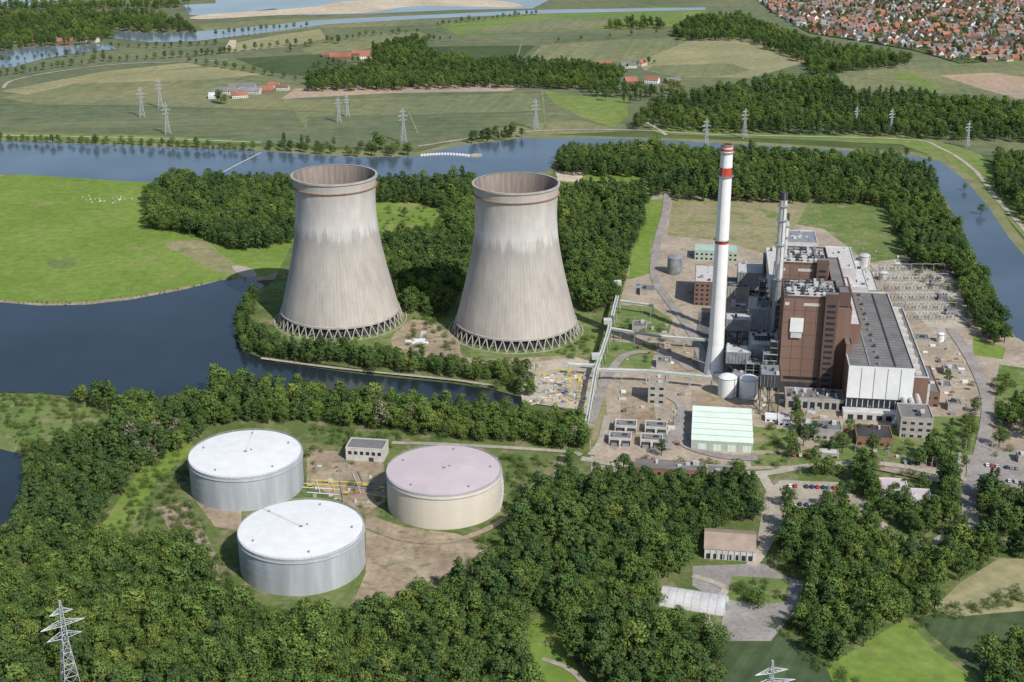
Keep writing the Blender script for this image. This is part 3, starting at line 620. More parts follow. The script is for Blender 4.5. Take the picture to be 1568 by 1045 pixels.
for cx,cy,nx,ny,nz in ((1140,595,4,3,4),(1165,600,3,3,6),(1182,560,2,3,10),(1130,520,3,2,5),(1180,500,2,3,8),(1120,460,3,2,3),(1150,440,4,2,4),(1175,600,3,2,8),(1150,560,4,2,5),(1184,530,2,3,11),(1160,480,4,3,6),(1135,550,3,3,4)):
    u,v=UV(cx,cy)
    for i in range(nx):
        for j in range(ny):
            b.tube((u+i*5,v+j*5,0),(u+i*5,v+j*5,nz*4.5),.3,'grey' if rr.random()<.6 else 'dark',5)
            if rr.random()<.6: 
                m_=rr.choice(['whitew','grey','rust','pale','dark','pipegreen']); b.rev(u+i*5+2.3,v+j*5+2.3,[(1.5,.5),(1.5,rr.uniform(3,nz*4))],m_,12,True)
            if rr.random()<.4: z=rr.uniform(2,nz*4); b.box(u+i*5+.5,u+i*5+4.4,v+j*5+.5,v+j*5+4.2,z,z+rr.uniform(2,5),rr.choice(['grey','dark','whitew','roofgrey','brown']))
    for k in range(1,nz+1):
        for j in range(ny): b.tube((u,v+j*5,k*4.5),(u+(nx-1)*5,v+j*5,k*4.5),.28,'grey',4)
        for i in range(nx): b.tube((u+i*5,v,k*4.5),(u+i*5,v+(ny-1)*5,k*4.5),.28,'grey',4)
        if k%2==0: b.box(u,u+(nx-1)*5,v,v+(ny-1)*2.5,k*4.5+.3,k*4.5+.45,'grey')
        b.tube((u,v,(k-1)*4.5),(u+5,v,k*4.5),.16,'dark',4)
for i in range(34):
    x,y=UV(rr.uniform(1100,1195),rr.uniform(440,600)); L=rr.uniform(6,22); z=rr.uniform(3,18)
    if rr.random()<.5: b.tube((x,y,z),(x+L,y,z),rr.uniform(.3,1),rr.choice(['whitew','pale','grey','rust']),8)
    else: b.tube((x,y,z),(x,y+L,z),rr.uniform(.3,1),rr.choice(['whitew','pale','grey']),8)
for i in range(80):
    x,y=UV(rr.uniform(1095,1195),rr.uniform(420,605)); s_=rr.uniform(1.5,5); b.box(x,x+s_,y,y+rr.uniform(1.5,5),0,rr.uniform(1.5,7),rr.choice(['whitew','grey','pale','concrete','dark','brown','roofgrey']),rr.choice(['whitew','grey','pale']))
b.obj("pipe_rack_structure",True)
b=Bd()
for k in range(3):
    x,y=UV(1368+k*11,655); b.tube((x,y,2),(x+7,y+8,13),1.7,'whitew',12); b.tube((x+7,y+8,13),(x+7,y+22,13),1.7,'whitew',12)
    for t in (10,20): b.tube((x+7,y+t,0),(x+7,y+t,12),.3,'grey',5)
b.obj("air_intake_pipes",True)
b=Bd()
for i in range(260):
    zone=rr.choice([(1300,385,1400,430),(1200,610,1300,650),(940,600,1050,690),(1410,510,1450,640),(1040,380,1180,470),(955,480,1060,560),(1300,690,1500,720),(1200,380,1330,400),(1100,612,1200,640),(1440,520,1480,640)])
    x,y=UV(rr.uniform(zone[0],zone[2]),rr.uniform(zone[1],zone[3])); s_=rr.choice([.6,1,1]); b.box(x,x+rr.uniform(1.2,5)*s_,y,y+rr.uniform(1.2,3.2)*s_,0,rr.uniform(.8,3.2)*s_,rr.choice(['whitew','grey','pale','concrete','white','rust','grey','brown','concrete','dark','pipegreen']))
for i in range(60):
    zone=rr.choice([(1300,385,1480,640),(940,480,1080,690),(1300,690,1560,740)]); x,y=UV(rr.uniform(zone[0],zone[2]),rr.uniform(zone[1],zone[3])); b.tube((x,y,0),(x,y,rr.uniform(7,12)),.14,'steel',5); b.box(x-.9,x+.3,y-.15,y+.15,7,7.15,'steel')
b.obj("yard_equipment",True)
b=Bd()
for i in range(190):
    x,y,_=P(rr.uniform(805,895),rr.uniform(575,622)); a=rr.uniform(0,6)
    if rr.random()<.6: b.box(x,x+rr.uniform(.8,3),y,y+rr.uniform(.8,3),0,rr.uniform(.4,2),rr.choice(['white','whitew','concrete','blue','rust','pale','yellow','concrete','grey']))
    else: b.tube((x,y,.8),(x+4*math.cos(a),y+4*math.sin(a),.9),rr.uniform(.2,.6),rr.choice(['white','yellow','grey','whitew']),7)
b.obj("salvage_pile")
def crane(px,py,h,L,m='yellow'):
    X,Y,_=P(px,py); b=Bd(); b.box(-1.6,1.6,-1.6,1.6,0,1,'concrete')
    for dx in (-.8,.8):
        for dy in (-.8,.8): b.tube((dx,dy,1),(dx,dy,h),.15,m,4)
    for k in range(int(h/2)): b.tube((-.8,-.8,1+k*2),(.8,-.8,3+k*2),.1,m,4); b.tube((-.8,.8,3+k*2),(-.8,-.8,1+k*2),.1,m,4)
    b.tube((-L*.3,0,h),(L,0,h),.22,m,5); b.tube((-L*.3,0,h+1.6),(L,0,h+.4),.15,m,4)
    for k in range(10): b.tube((-L*.3+k*L*.13,0,h),(-L*.3+(k+.5)*L*.13,0,h+1.4),.1,m,4)
    b.box(-L*.3-1,-L*.3+1,-1,1,h-1.5,h+.5,'grey'); b.tube((L*.9,0,h),(L*.9,0,h*.4),.08,'dark',4); b.box(-1.2,1.2,-1.2,1.2,h-2.4,h-.2,m)
    ob=b.obj("loading_crane",origin=(0,0)); ob.location=(X,Y,0); ob.rotation_euler[2]=rr.uniform(0,6)
crane(872,600,15,10); crane(886,615,17,11); crane(822,578,10,8)
b=Bd()
def bridge(pts,z,w_=2.6,m_='pipegreen'):
    W3=[P(x,y,z) for x,y in pts]
    for a,c in zip(W3[:-1],W3[1:]):
        a=Vector(a); c=Vector(c); d=(c-a).normalized(); n_=Vector((-d.y,d.x,0))*w_/2; up=Vector((0,0,.9))
        vs=[a-n_,c-n_,c+n_,a+n_]; vs+= [q+up for q in vs]; b.add([tuple(q) for q in vs],[(0,3,2,1),(4,5,6,7),(0,1,5,4),(1,2,6,5),(2,3,7,6),(3,0,4,7)],m_)
        for o in (-.35,.35): b.tube(tuple(a+n_*o*2+Vector((0,0,1.4))),tuple(c+n_*o*2+Vector((0,0,1.4))),.42,'whitew',7)
        k=max(1,int((c-a).length/14))
        for i in range(k+1):
            q=a+(c-a)*i/k
            for s_ in (-1,1): b.tube(tuple(q+n_*s_),(q.x+n_.x*s_*1.6,q.y+n_.y*s_*1.6,0),.22,'steel',5)
bridge([(945,455),(930,515),(912,570),(898,650)],9); bridge([(915,568),(990,570),(1090,580)],9); bridge([(915,562),(870,560)],8); bridge([(935,505),(1010,517),(1085,523)],8,1.6); bridge([(1000,470),(950,463)],8,1.4)
for p in [(945,455),(930,515),(912,570)]:
    x,y,_=P(*p); b.box(x-3,x+3,y-3,y+3,10.3,13.5,'pipegreen','whitew')
b.obj("pipe_bridge")
b=Bd()
for r_ in range(6):
    for k in range(6):
        px=1352+r_*4+k*17; py=420+r_*15
        u,v=UV(px,py); b.tube((u-4.5,v,0),(u-4.5,v,9),.16,'steel',4); b.tube((u+4.5,v,0),(u+4.5,v,9),.16,'steel',4); b.tube((u-4.5,v,9),(u+4.5,v,9),.18,'steel',4)
        for q in (-3,0,3):
            b.tube((u+q,v,9),(u+q,v,7),.14,'brown2',4); b.tube((u+q,v+5,0),(u+q,v+5,3),.18,'steel',4); b.tube((u+q,v+5,3),(u+q,v+5,5),.25,'brown2',5)
            b.tube((u+q,v,7),(u+q,v+26,7),.05,'dark',3)
        b.box(u-1.5,u+1.5,v+9,v+11,0,2.2,'grey')
for k in range(3):
    u,v=UV(1425+k*12,440+k*22); b.box(u,u+7,v,v+5,.3,5,'grey'); b.box(u-1,u,v,v+5,1,4.2,'dark'); [b.tube((u+1+q*2.3,v+2,5),(u+1+q*2.3,v+2,7.4),.3,'brown2',6) for q in range(3)]
b.obj("switchyard",True)
for (x,y,w_,d_) in ((975,440,9,5),(1408,672,8,6)):
    u,v=UV(x,y); b=Bd(); b.box(u,u+w_,v,v+d_,0,1.4,'concrete','blue'); b.box(u-1,u+w_+1,v-1,v-.02,0,.6,'concrete'); b.obj("basin",True)
b=Bd(); x,y,_=P(640,524); b.box(x-4,x+8,y-6,y+3,0,1.5,'white'); b.box(x-9,x-4.1,y-3,y+1,0,1.2,'white'); b.box(x+1,x+5,y+3.1,y+20,0,1.2,'pale'); b.box(x+5,x+7,y-6.1,y-6,0,1.2,'dark'); b.obj("inlet_structure")
b=Bd()
for i in range(18):
    t=i/17; x,y,_=P(646+76*t,239+6*math.sin(t*math.pi)*-0.4+t*1); b.box(x-1.2,x+1.2,y-3,y+3,0,1.6,'white')
    if i<17: b.box(x+1.3,x+5.6,y-1.6,y+1.6,.9,1.4,'whitew')
x,y,_=P(730,240); b.box(x-6,x+6,y-4,y+4,0,2.5,'concrete'); b.obj("weir")
b=Bd(); pts=[P(x,y,.3) for x,y in ((332,270),(345,262),(368,250),(392,238),(400,234))]
for a,c in zip(pts[:-1],pts[1:]): b.tube(a,c,.55,'pale',6)
b.obj("floating_boom")
# ---------------------------------------------------------------- farms, houses
def house(b,x,y,w_,d_,e,r_,ang,wm,rm):
    s=Bd(); s.gable(-w_/2,w_/2,-d_/2,d_/2,0,e,r_,wm,rm,'x')
    n=max(2,int(w_/3))
    for i in range(n):
        for zz in ([.9] if e<4 else [.9,3.6]):
            q=-w_/2+(i+.5)*w_/n
            if i==n//2 and zz<1: s.box(q-.5,q+.5,-d_/2-.05,-d_/2-.002,0,2.1,'brown2')
            else: s.box(q-.6,q+.6,-d_/2-.05,-d_/2-.002,zz,min(zz+1.3,e-.1),'glass')
    s.box(w_*.2,w_*.2+.8,-.4,.4,r_-1,r_+1,'brick')
    ca,sa=math.cos(ang),math.sin(ang); o=len(b.v)
    b.v+=[(x+p[0]*ca-p[1]*sa,y+p[0]*sa+p[1]*ca,p[2]) for p in s.v]
    for f,m_ in zip(s.f,s.m): b.f.append([i+o for i in f]); b.m.append(b.mi(s.ms[m_]))
def farm(px,py,lst):
    b=Bd(); X,Y,_=P(px,py)
    for dx,dy,w_,d_,e,r_,a,wm,rm in lst: house(b,X+dx,Y+dy,w_,d_,e,r_,a,wm,rm)
    b.obj("farmhouse"); EXC.append((X,Y,28))
farm(362,146,[(-18,10,34,18,5,10,.1,'pale','roofgrey'),(18,14,30,16,5,9,-.2,'pale','grey'),(8,-18,22,12,4,9,.3,'plaster','tile'),(-24,-20,20,12,4,8,0,'white','whitew'),(0,45,38,18,5,9,.05,'pale','roofgrey')])
farm(408,142,[(0,0,20,12,4,10,.2,'brick','tile'),(20,20,18,10,4,8,-.1,'plaster','tile2'),(4,40,16,9,4,8,-.1,'plaster','tile')])
farm(550,90,[(-30,0,34,14,4,10,.1,'brick','tile'),(12,0,22,13,5,11,.1,'white','tile'),(40,5,16,12,5,10,1.4,'white','tile2'),(-50,20,24,14,4,9,.1,'brick','tile2'),(0,35,30,14,4,8,0,'brick','tile')])
farm(978,128,[(-12,0,18,12,4,10,.2,'brick','tile'),(20,4,20,12,5,10,-.4,'white','tile'),(-40,-8,18,11,4,8,.1,'plaster','roofgrey'),(50,6,24,12,4,8,.5,'brick','roofgrey')])
farm(962,104,[(0,0,24,14,4,9,.2,'plaster','roofgrey'),(-34,6,20,12,4,10,-.2,'brick','tile'),(22,20,16,12,4,10,.9,'plaster','tile')])
farm(100,66,[(0,0,26,12,4,9,.2,'brick','tile'),(40,10,30,14,5,9,-.2,'plaster','tile2'),(-60,0,20,11,4,9,.3,'brick','tile')])
protoH=bpy.data.collections.new("house_prototypes")
for i,(wm,rm,wd,dp,e,r_) in enumerate([('brick','tile',11,9,4.5,9),('plaster','tile',12,9,5,9.5),('white','roofgrey',10,9,5,9),('brick','tile2',14,9,5,9.5),('plaster','tile2',12,10,3.2,8.5),('white','tile2',11,10,4.5,9.5),('brick','roofgrey',15,9,5,9),('plaster','grey',12,10,5,8.5)]):
    b=Bd(); house(b,0,0,wd,dp,e,r_,0,wm,rm); house(b,3,dp*.72,5,5,2.6,4.6,1.57,wm,rm); ob=b.obj("house_%d"%i,origin=(0,0)); scene.collection.objects.unlink(ob); protoH.objects.link(ob)
# ---------------------------------------------------------------- trees
protoT=bpy.data.collections.new("tree_prototypes")
def make_tree(name,seed,h,cr,nl,nq,mat,base=.25,conic=0,qs=1.0):
    r=np.random.default_rng(seed); b=Bd(); tw=h*.028
    b.tube((0,0,-.2),(0,0,h*.35),tw,'bark',6,tw*.75); b.tube((0,0,h*.35),(r.normal()*.3,r.normal()*.3,h*.8),tw*.75,'bark',5,tw*.2)
    lob=[]
    for i in range(nl):
        t=(i+.5)/nl; z=h*(base+(1-base)*(.12+.78*t)); k=math.sin(math.pi*min(1,.18+.80*t))**.7
        k=k*(1-conic*t); a=i*2.4+r.uniform(-.5,.5); rr_=cr*k*r.uniform(.35,.85) if t<.93 else cr*.1
        c=(rr_*math.cos(a),rr_*math.sin(a),z+r.uniform(-.5,.5)); lob.append((c,cr*r.uniform(.26,.50)*(1-.4*conic*t)))
        if i%2==0: b.tube((0,0,h*(.25+.35*t)),c,tw*.4,'bark',4,tw*.1)
    V=[];Fc=[];Sh=[]
    for c,lr in lob:
        br=r.uniform(.80,1.20); hue=r.uniform(-.06,.06)
        for q in range(nq):
            d=r.normal(size=3); d/=np.linalg.norm(d)
            if d[2]<-.35: d[2]*=-.6
            p=np.array(c)+d*lr*np.array([1,1,.82])*r.uniform(.72,1.12)
            nrm=d+r.normal(size=3)*.42+np.array([0,0,.25]); nrm/=np.linalg.norm(nrm)
            t1=np.cross(nrm,r.normal(size=3)); t1/=np.linalg.norm(t1); t2=np.cross(nrm,t1)
            s1=r.uniform(.24,.54)*h/15*qs; s2=r.uniform(.24,.54)*h/15*qs; o=len(V)
            V+=[tuple(p-t1*s1),tuple(p-t2*s2*.8),tuple(p+t1*s1),tuple(p+t2*s2*1.1)]; Fc.append((o,o+1,o+2,o+3))
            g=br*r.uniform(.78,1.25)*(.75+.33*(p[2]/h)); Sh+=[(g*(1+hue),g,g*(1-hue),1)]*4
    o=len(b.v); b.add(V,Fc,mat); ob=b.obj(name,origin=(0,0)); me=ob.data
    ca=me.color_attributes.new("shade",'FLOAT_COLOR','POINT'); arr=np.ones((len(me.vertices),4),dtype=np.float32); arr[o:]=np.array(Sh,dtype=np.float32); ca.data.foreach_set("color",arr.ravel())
    return ob
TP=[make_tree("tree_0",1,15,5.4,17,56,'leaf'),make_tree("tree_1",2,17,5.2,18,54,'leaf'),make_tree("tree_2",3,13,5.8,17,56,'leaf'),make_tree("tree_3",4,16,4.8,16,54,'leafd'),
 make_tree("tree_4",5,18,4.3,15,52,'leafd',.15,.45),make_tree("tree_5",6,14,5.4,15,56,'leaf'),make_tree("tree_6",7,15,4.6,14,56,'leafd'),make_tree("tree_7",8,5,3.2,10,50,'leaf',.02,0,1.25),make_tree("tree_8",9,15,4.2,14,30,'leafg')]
for t in TP: scene.collection.objects.unlink(t); protoT.objects.link(t)
NG={}
def gn(coll):
    if coll.name in NG: return NG[coll.name]
    g=bpy.data.node_groups.new("scatter_"+coll.name,'GeometryNodeTree'); g.interface.new_socket("Geometry",in_out='INPUT',socket_type='NodeSocketGeometry'); g.interface.new_socket("Geometry",in_out='OUTPUT',socket_type='NodeSocketGeometry')
    i=g.nodes.new("NodeGroupInput"); o=g.nodes.new("NodeGroupOutput"); ip=g.nodes.new("GeometryNodeInstanceOnPoints"); ci=g.nodes.new("GeometryNodeCollectionInfo")
    ci.inputs[0].default_value=coll; ci.inputs["Separate Children"].default_value=True; ci.inputs["Reset Children"].default_value=True
    def na(n,t): a=g.nodes.new("GeometryNodeInputNamedAttribute"); a.data_type=t; a.inputs[0].default_value=n; return [x for x in a.outputs if x.enabled and x.name=="Attribute"][0]
    L=g.links.new; L(i.outputs[0],ip.inputs["Points"]); L(ci.outputs[0],ip.inputs["Instance"]); ip.inputs["Pick Instance"].default_value=True
    L(na("idx",'INT'),ip.inputs["Instance Index"]); L(na("rot",'FLOAT_VECTOR'),ip.inputs["Rotation"]); L(na("scl",'FLOAT_VECTOR'),ip.inputs["Scale"]); L(ip.outputs[0],o.inputs[0])
    NG[coll.name]=g; return g
def scatter(name,pts,rot,scl,idx,coll):
    n=len(pts)
    if n==0: return
    me=bpy.data.meshes.new(name); me.from_pydata([(p[0],p[1],0) for p in pts],[],[])
    R=np.zeros((n,3),dtype=np.float32); R[:,2]=rot; a=me.attributes.new("rot",'FLOAT_VECTOR','POINT'); a.data.foreach_set("vector",R.ravel())
    Sx=np.asarray(scl,dtype=np.float32); a=me.attributes.new("scl",'FLOAT_VECTOR','POINT'); a.data.foreach_set("vector",Sx.ravel())
    a=me.attributes.new("idx",'INT','POINT'); a.data.foreach_set("value",np.asarray(idx,dtype=np.int32))
    ob=bpy.data.objects.new(name,me); scene.collection.objects.link(ob); md=ob.modifiers.new("scatter",'NODES'); md.node_group=gn(coll)
def inpoly(pts,poly):
    x=pts[:,0];y=pts[:,1]; r=np.zeros(len(pts),bool); n=len(poly)
    for i in range(n):
        x1,y1=poly[i]; x2,y2=poly[(i+1)%n]
        c=((y1>y)!=(y2>y))&(x<(x2-x1)*(y-y1)/((y2-y1) if abs(y2-y1)>1e-9 else 1e-9)+x1); r^=c
    return r
EXP=[riv_w,inl_w,pond_w]+far_w
E=lambda px,z=0: EXP.append(W(px,z))
NOEX=len(EXP)
E([(-80,645),(10,655),(40,690),(40,755),(28,830),(-80,860)])
E([(285,690),(330,655),(470,650),(620,668),(860,700),(850,725),(800,790),(755,870),(700,905),(600,940),(545,960),(430,960),(330,930),(320,880),(290,830),(160,850),(150,795),(230,720)])
E([(-80,605),(60,605),(190,640),(170,670),(110,690),(60,705),(-80,670)])
E([(812,955),(842,945),(870,990),(890,1040),(940,1130),(830,1130),(798,1010)])
E([(1100,975),(1190,965),(1320,1060),(1380,1200),(1120,1200)]); E([(1265,1030),(1385,952),(1400,950),(1470,935),(1568,918),(1640,930),(1640,990),(1520,1060),(1540,1200),(1340,1200)])
E([(1428,935),(1470,895),(1530,858),(1700,862),(1720,925),(1460,948)])
E([(1060,855),(1080,820),(1170,800),(1185,850),(1240,890),(1230,940),(1190,990),(1100,985),(1000,950),(1000,895),(1050,885)])
E([(1155,745),(1195,728),(1310,738),(1320,770),(1350,800),(1205,808),(1190,860),(1160,850)])
E([(1340,720),(1440,725),(1440,790),(1340,790)]); E([(1480,695),(1600,685),(1640,760),(1540,775),(1480,745)])
def forest(name,px,sp,lift=9,smin=.75,smax=1.15,keep=1.0,types=(0,1,2,3,4,5,6),ex=True,world=False):
    poly=px if world else W(px,lift); P_=np.array(poly); x0,y0=P_.min(0); x1,y1=P_.max(0)
    gx,gy=np.meshgrid(np.arange(x0,x1,sp),np.arange(y0,y1,sp)); pts=np.stack([gx.ravel(),gy.ravel()],1); pts+=rng.uniform(-.48,.48,pts.shape)*sp
    k=inpoly(pts,poly)&(rng.random(len(pts))<keep); pts=pts[k]
    for q in (EXP if ex else EXP[:NOEX]): pts=pts[~inpoly(pts,q)]
    for cx,cy,r_ in EXC: pts=pts[(pts[:,0]-cx)**2+(pts[:,1]-cy)**2>r_*r_]
    for line,wd in ROADS:
        for a,c in zip(line[:-1],line[1:]):
            d=c-a; L2=(d**2).sum()
            if L2<1e-6: continue
            t=np.clip(((pts-a)@d)/L2,0,1); dd=((pts-(a+t[:,None]*d))**2).sum(1); pts=pts[dd>wd*wd]
    n=len(pts); s_=rng.uniform(smin,smax,n); s_*=1+.16*np.sin(pts[:,0]*.045+1.3*np.sin(pts[:,1]*.03))*np.sin(pts[:,1]*.05)
    sc=np.stack([s_*rng.uniform(.88,1.15,n),s_*rng.uniform(.88,1.15,n),s_*rng.uniform(.85,1.15,n)],1)
    # stands: dominant species drifts across the wood
    ty=np.array(types); idx=rng.choice(ty,n)
    if len(ty)>=6:
        f=np.sin(pts[:,0]*.021+2*np.sin(pts[:,1]*.013))+np.sin(pts[:,1]*.027+1.7); dark=(f>.5)&(rng.random(n)<.7); light=(f<-.5)&(rng.random(n)<.7)
        idx[dark]=rng.choice([3,4,6],dark.sum()); idx[light]=rng.choice([0,1,2,5],light.sum())
    scatter(name,pts,rng.uniform(0,6.28,n),sc,idx,protoT); return n
N=0
N+=forest("riverside_forest",[(-120,585),(60,600),(150,594),(250,612),(300,584),(380,576),(440,586),(560,600),(700,610),(790,622),(860,628),(893,640),(896,670),(880,690),(876,718),(950,722),(1060,730),(1140,726),(1170,706),(1230,706),(1300,706),(1400,712),(1480,735),(1560,700),(1700,700),(1800,1200),(-260,1200),(-200,800)],6.0,9,.62,1.14)
for nm,pl,sp,kw in [
 ("forest",[(222,292),(262,264),(330,268),(440,272),(458,300),(455,358),(410,372),(360,372),(300,350),(225,338)],7,{}),
 ("forest",[(575,272),(640,276),(725,268),(728,420),(700,440),(640,440),(600,420),(585,385),(590,358),(684,342),(676,315),(640,300),(575,300)],7,{}),
 ("forest",[(850,288),(900,282),(990,288),(985,330),(960,400),(945,450),(900,470),(870,420),(860,350)],7,{}),
 ("forest",[(845,222),(1000,224),(1200,232),(1400,240),(1430,262),(1440,300),(1350,304),(1200,300),(1030,296),(1000,290),(985,262),(860,258)],7.5,{}),
 ("forest",[(1355,306),(1435,298),(1478,365),(1510,425),(1545,505),(1530,520),(1500,500),(1460,405),(1395,398)],6.6,{}),
 ("forest",[(345,455),(385,445),(400,462),(378,470),(385,495),(440,518),(540,530),(640,536),(690,545),(760,552),(810,556),(820,585),(800,600),(700,578),(560,563),(430,547),(360,528),(345,490)],5.4,dict(smin=.6,smax=.9)),
 ("forest",[(600,430),(700,440),(700,470),(640,470),(610,460)],7,{}),
 ("forest",[(1005,150),(1170,122),(1280,116),(1300,137),(1600,157),(1700,190),(1600,210),(1200,196),(1000,192),(962,188)],10,{}),
 ("forest",[(1030,45),(1060,25),(1130,20),(1200,45),(1260,64),(1400,86),(1380,96),(1250,108),(1226,88),(1140,56),(1040,56)],11,{}),
 ("forest",[(470,112),(560,96),(575,70),(640,55),(665,85),(760,90),(950,100),(960,120),(930,130),(730,126),(600,130),(470,132)],10,{}),
 ("forest",[(-200,30),(100,14),(250,20),(292,40),(240,50),(170,52),(120,64),(-200,84)],12,{}),
 ("forest",[(1518,238),(1640,235),(1640,345),(1568,330),(1530,300)],8,{}),
 ("forest",[(1000,145),(1060,130),(1000,128),(900,128),(900,145),(960,150)],13,dict(keep=.6)),
 ("forest",[(1235,68),(1300,98),(1240,110)],12,{}),
 ("forest",[(406,214),(470,212),(560,216),(600,214),(650,236),(600,242),(480,238),(410,226)],9,dict(keep=.55,smin=.4,smax=.95)),
 ("forest",[(715,205),(760,196),(800,196),(800,206),(720,214)],9,dict(smin=.5)),
 ("forest",[(740,225),(830,226),(845,240),(740,240)],9,dict(smin=.35,smax=.7,ex=False,keep=.7)),
 ("forest",[(930,34),(1010,28),(1020,38),(935,40)],13,{}),("forest",[(-100,4),(300,0),(300,6),(-100,14)],14,{}),
 ("forest",[(1215,640),(1300,658),(1310,675),(1300,700),(1160,712),(1210,690),(1210,660)],8,dict(keep=.42,smin=.5,smax=.95)),
 ("forest",[(1430,650),(1500,610),(1600,620),(1640,690),(1440,715),(1420,690)],8,dict(keep=.65,smin=.5,smax=1)),
 ("forest",[(1300,690),(1480,690),(1480,735),(1300,710)],7,dict(keep=.8,smin=.5,smax=1)),
 ("forest",[(1180,735),(1480,715),(1480,830),(1190,860)],8,dict(keep=.42,smin=.45,smax=.9,ex=False)),
 ("forest",[(1480,610),(1568,560),(1640,600),(1640,640),(1500,640)],9,dict(keep=.4,smin=.4,smax=.85)),
 ("forest",[(1480,700),(1640,690),(1640,770),(1500,770)],9,dict(keep=.3,smin=.4,smax=.85,ex=False)),
 ("forest",[(1500,1000),(1568,960),(1700,1000),(1700,1100),(1540,1080)],7,dict(ex=False)),
 ("dead_trees",[(190,640),(280,640),(270,690),(190,700)],8,dict(keep=.45,types=(8,),ex=False,smax=1.2)),("dead_trees",[(430,660),(700,620),(900,660),(860,690)],22,dict(keep=.3,types=(8,))),
]: N+=forest(nm,pl,sp,**kw)
def row(name,px,sp,smin=.5,smax=.8,types=(0,2,3,5)):
    pts=W(px,5); out=[]
    for a,c in zip(pts[:-1],pts[1:]):
        a=np.array(a);c=np.array(c);L=np.linalg.norm(c-a); n=max(1,int(L/sp))
        for i in range(n): out.append(a+(c-a)*(i+rng.uniform(-.2,.2))/n+rng.normal(size=2)*.6)
    out=np.array(out); n=len(out); s_=rng.uniform(smin,smax,n); scatter(name,out,rng.uniform(0,6,n),np.stack([s_]*3,1),rng.choice(types,n),protoT)
for px_,sp in [([(0,211),(200,216),(405,227)],14),([(-60,120),(0,112),(100,98),(170,88)],12),([(170,90),(250,86),(365,76)],13),([(360,76),(440,66),(480,68)],16),([(500,62),(560,52),(650,46)],15),([(300,82),(360,76)],9),
  ([(480,100),(560,90)],12),([(330,52),(400,44),(480,38)],12),([(0,92),(90,84),(170,80)],12),([(800,105),(960,100),(1010,92)],12),([(1040,60),(1120,52)],14),([(640,60),(700,56)],14),([(0,212),(400,229)],11),([(290,92),(420,112),(470,122)],20),
  ([(170,68),(250,70),(340,64)],14),([(1240,110),(1290,112)],9),([(1430,250),(1480,290),(1530,360)],60),([(670,36),(830,18)],14),([(860,60),(960,52),(1040,44)],40),([(1300,236),(1400,236)],8),([(540,110),(600,128)],10),([(640,88),(640,70),(660,56)],11),([(270,24),(300,50)],8)]:
    row("tree_row",px_,sp,.45,.9)
for pl,kp in [([(150,800),(230,710),(285,690),(300,760),(300,830),(330,900),(430,960),(540,965),(520,930),(400,930),(340,880),(300,820),(160,845)],.42),([(240,780),(300,770),(330,850),(400,930),(420,950),(330,930),(280,850)],.5),([(-80,605),(60,605),(190,640),(170,670),(110,690),(60,705),(-80,670)],.35),([(770,700),(850,705),(840,730),(790,790),(740,850),(720,840),(780,770)],.5),
  ([(470,655),(620,668),(600,690),(480,680)],.5),([(600,905),(700,880),(740,850),(755,880),(600,945)],.5),([(600,790),(740,800),(740,830),(600,830)],.12),([(460,690),(600,690),(600,790),(470,760)],.06),([(640,470),(720,500),(700,540),(620,530)],.3),([(860,480),(925,520),(910,560),(840,545)],.3),
  ([(930,470),(1020,500),(1010,560),(925,560)],.12),([(1400,940),(1568,905),(1568,925),(1400,965)],.8),([(1180,960),(1240,940),(1280,1020),(1250,1030)],.7),([(280,350),(330,352),(300,372)],.05),([(1380,400),(1460,408),(1500,500),(1490,510)],.15),([(1120,890),(1200,895),(1190,925),(1130,925)],.5),([(950,700),(1150,712),(1150,730),(950,725)],.5),
  ([(1160,640),(1220,640),(1480,700),(1480,740),(1160,730)],.12),([(1480,560),(1640,600),(1640,700),(1490,700)],.1),([(570,302),(684,305),(684,350),(590,364)],.06),([(1270,1040),(1290,1030),(1340,1060),(1330,1090)],.5)]:
    N+=forest("shrubs",pl,3.6,1,.45,1.05,kp,(7,),False)
N+=forest("bank_reeds",[(0,461),(120,465),(280,441),(370,424),(400,430),(280,447),(120,472),(0,467)],3.5,0,.18,.4,.8,(7,),False)
sing=[(338,160,1.3),(334,158,1.1),(345,160,1.0),(620,334,.7),(1217,648,1.1),(1222,660,1.0),(1013,700,.8),(1390,665,.8),(1450,590,.7),(1300,668,.9),(1335,700,1),(1420,700,.9),(785,205,1.1),(576,228,1.4),(585,230,1.2),(245,330,.9),(1210,775,.8),(1262,778,.7),(1290,790,.9),(1445,745,1.0),(1330,745,1),(1455,700,.9),(1520,780,.8),(1160,935,.9),(1215,850,.9),(445,80,.9),(475,72,1),(518,68,1.1),(1540,600,.9),(1560,640,1)]
for i,(x,y,s_) in enumerate(sing):
    X,Y,_=P(x,y); ob=bpy.data.objects.new("broadleaf_tree",TP[i%7].data); ob.location=(X,Y,0); ob.scale=(s_,)*3; ob.rotation_euler[2]=i*1.3; scene.collection.objects.link(ob)
# town
TOWN=[(1090,-60),(1180,18),(1240,52),(1330,66),(1400,78),(1470,98),(1540,94),(1700,90),(1900,40),(1900,-60)]
poly=W(TOWN)
out=[];ro=[]
ang=.35; ca,sa=math.cos(ang),math.sin(ang)
for i in range(-140,140):
    for j in range(-140,140):
        gx=i*17+rng.uniform(-2,2); gy=j*21+(6 if j%2 else -2)+rng.uniform(-1.5,1.5); out.append((900+gx*ca-gy*sa,2800+gx*sa+gy*ca)); ro.append(ang+(1.57 if (i//7+j//5)%3==0 else 0)+rng.uniform(-.05,.05))
out=np.array(out);ro=np.array(ro); k=inpoly(out,poly)&(rng.random(len(out))<.75); out=out[k];ro=ro[k]; n=len(out)
scatter("town_houses",out,ro,np.stack([rng.uniform(.85,1.15,n)]*3,1),rng.integers(0,8,n),protoH)
sheet("town_ground",TOWN,'terrain')
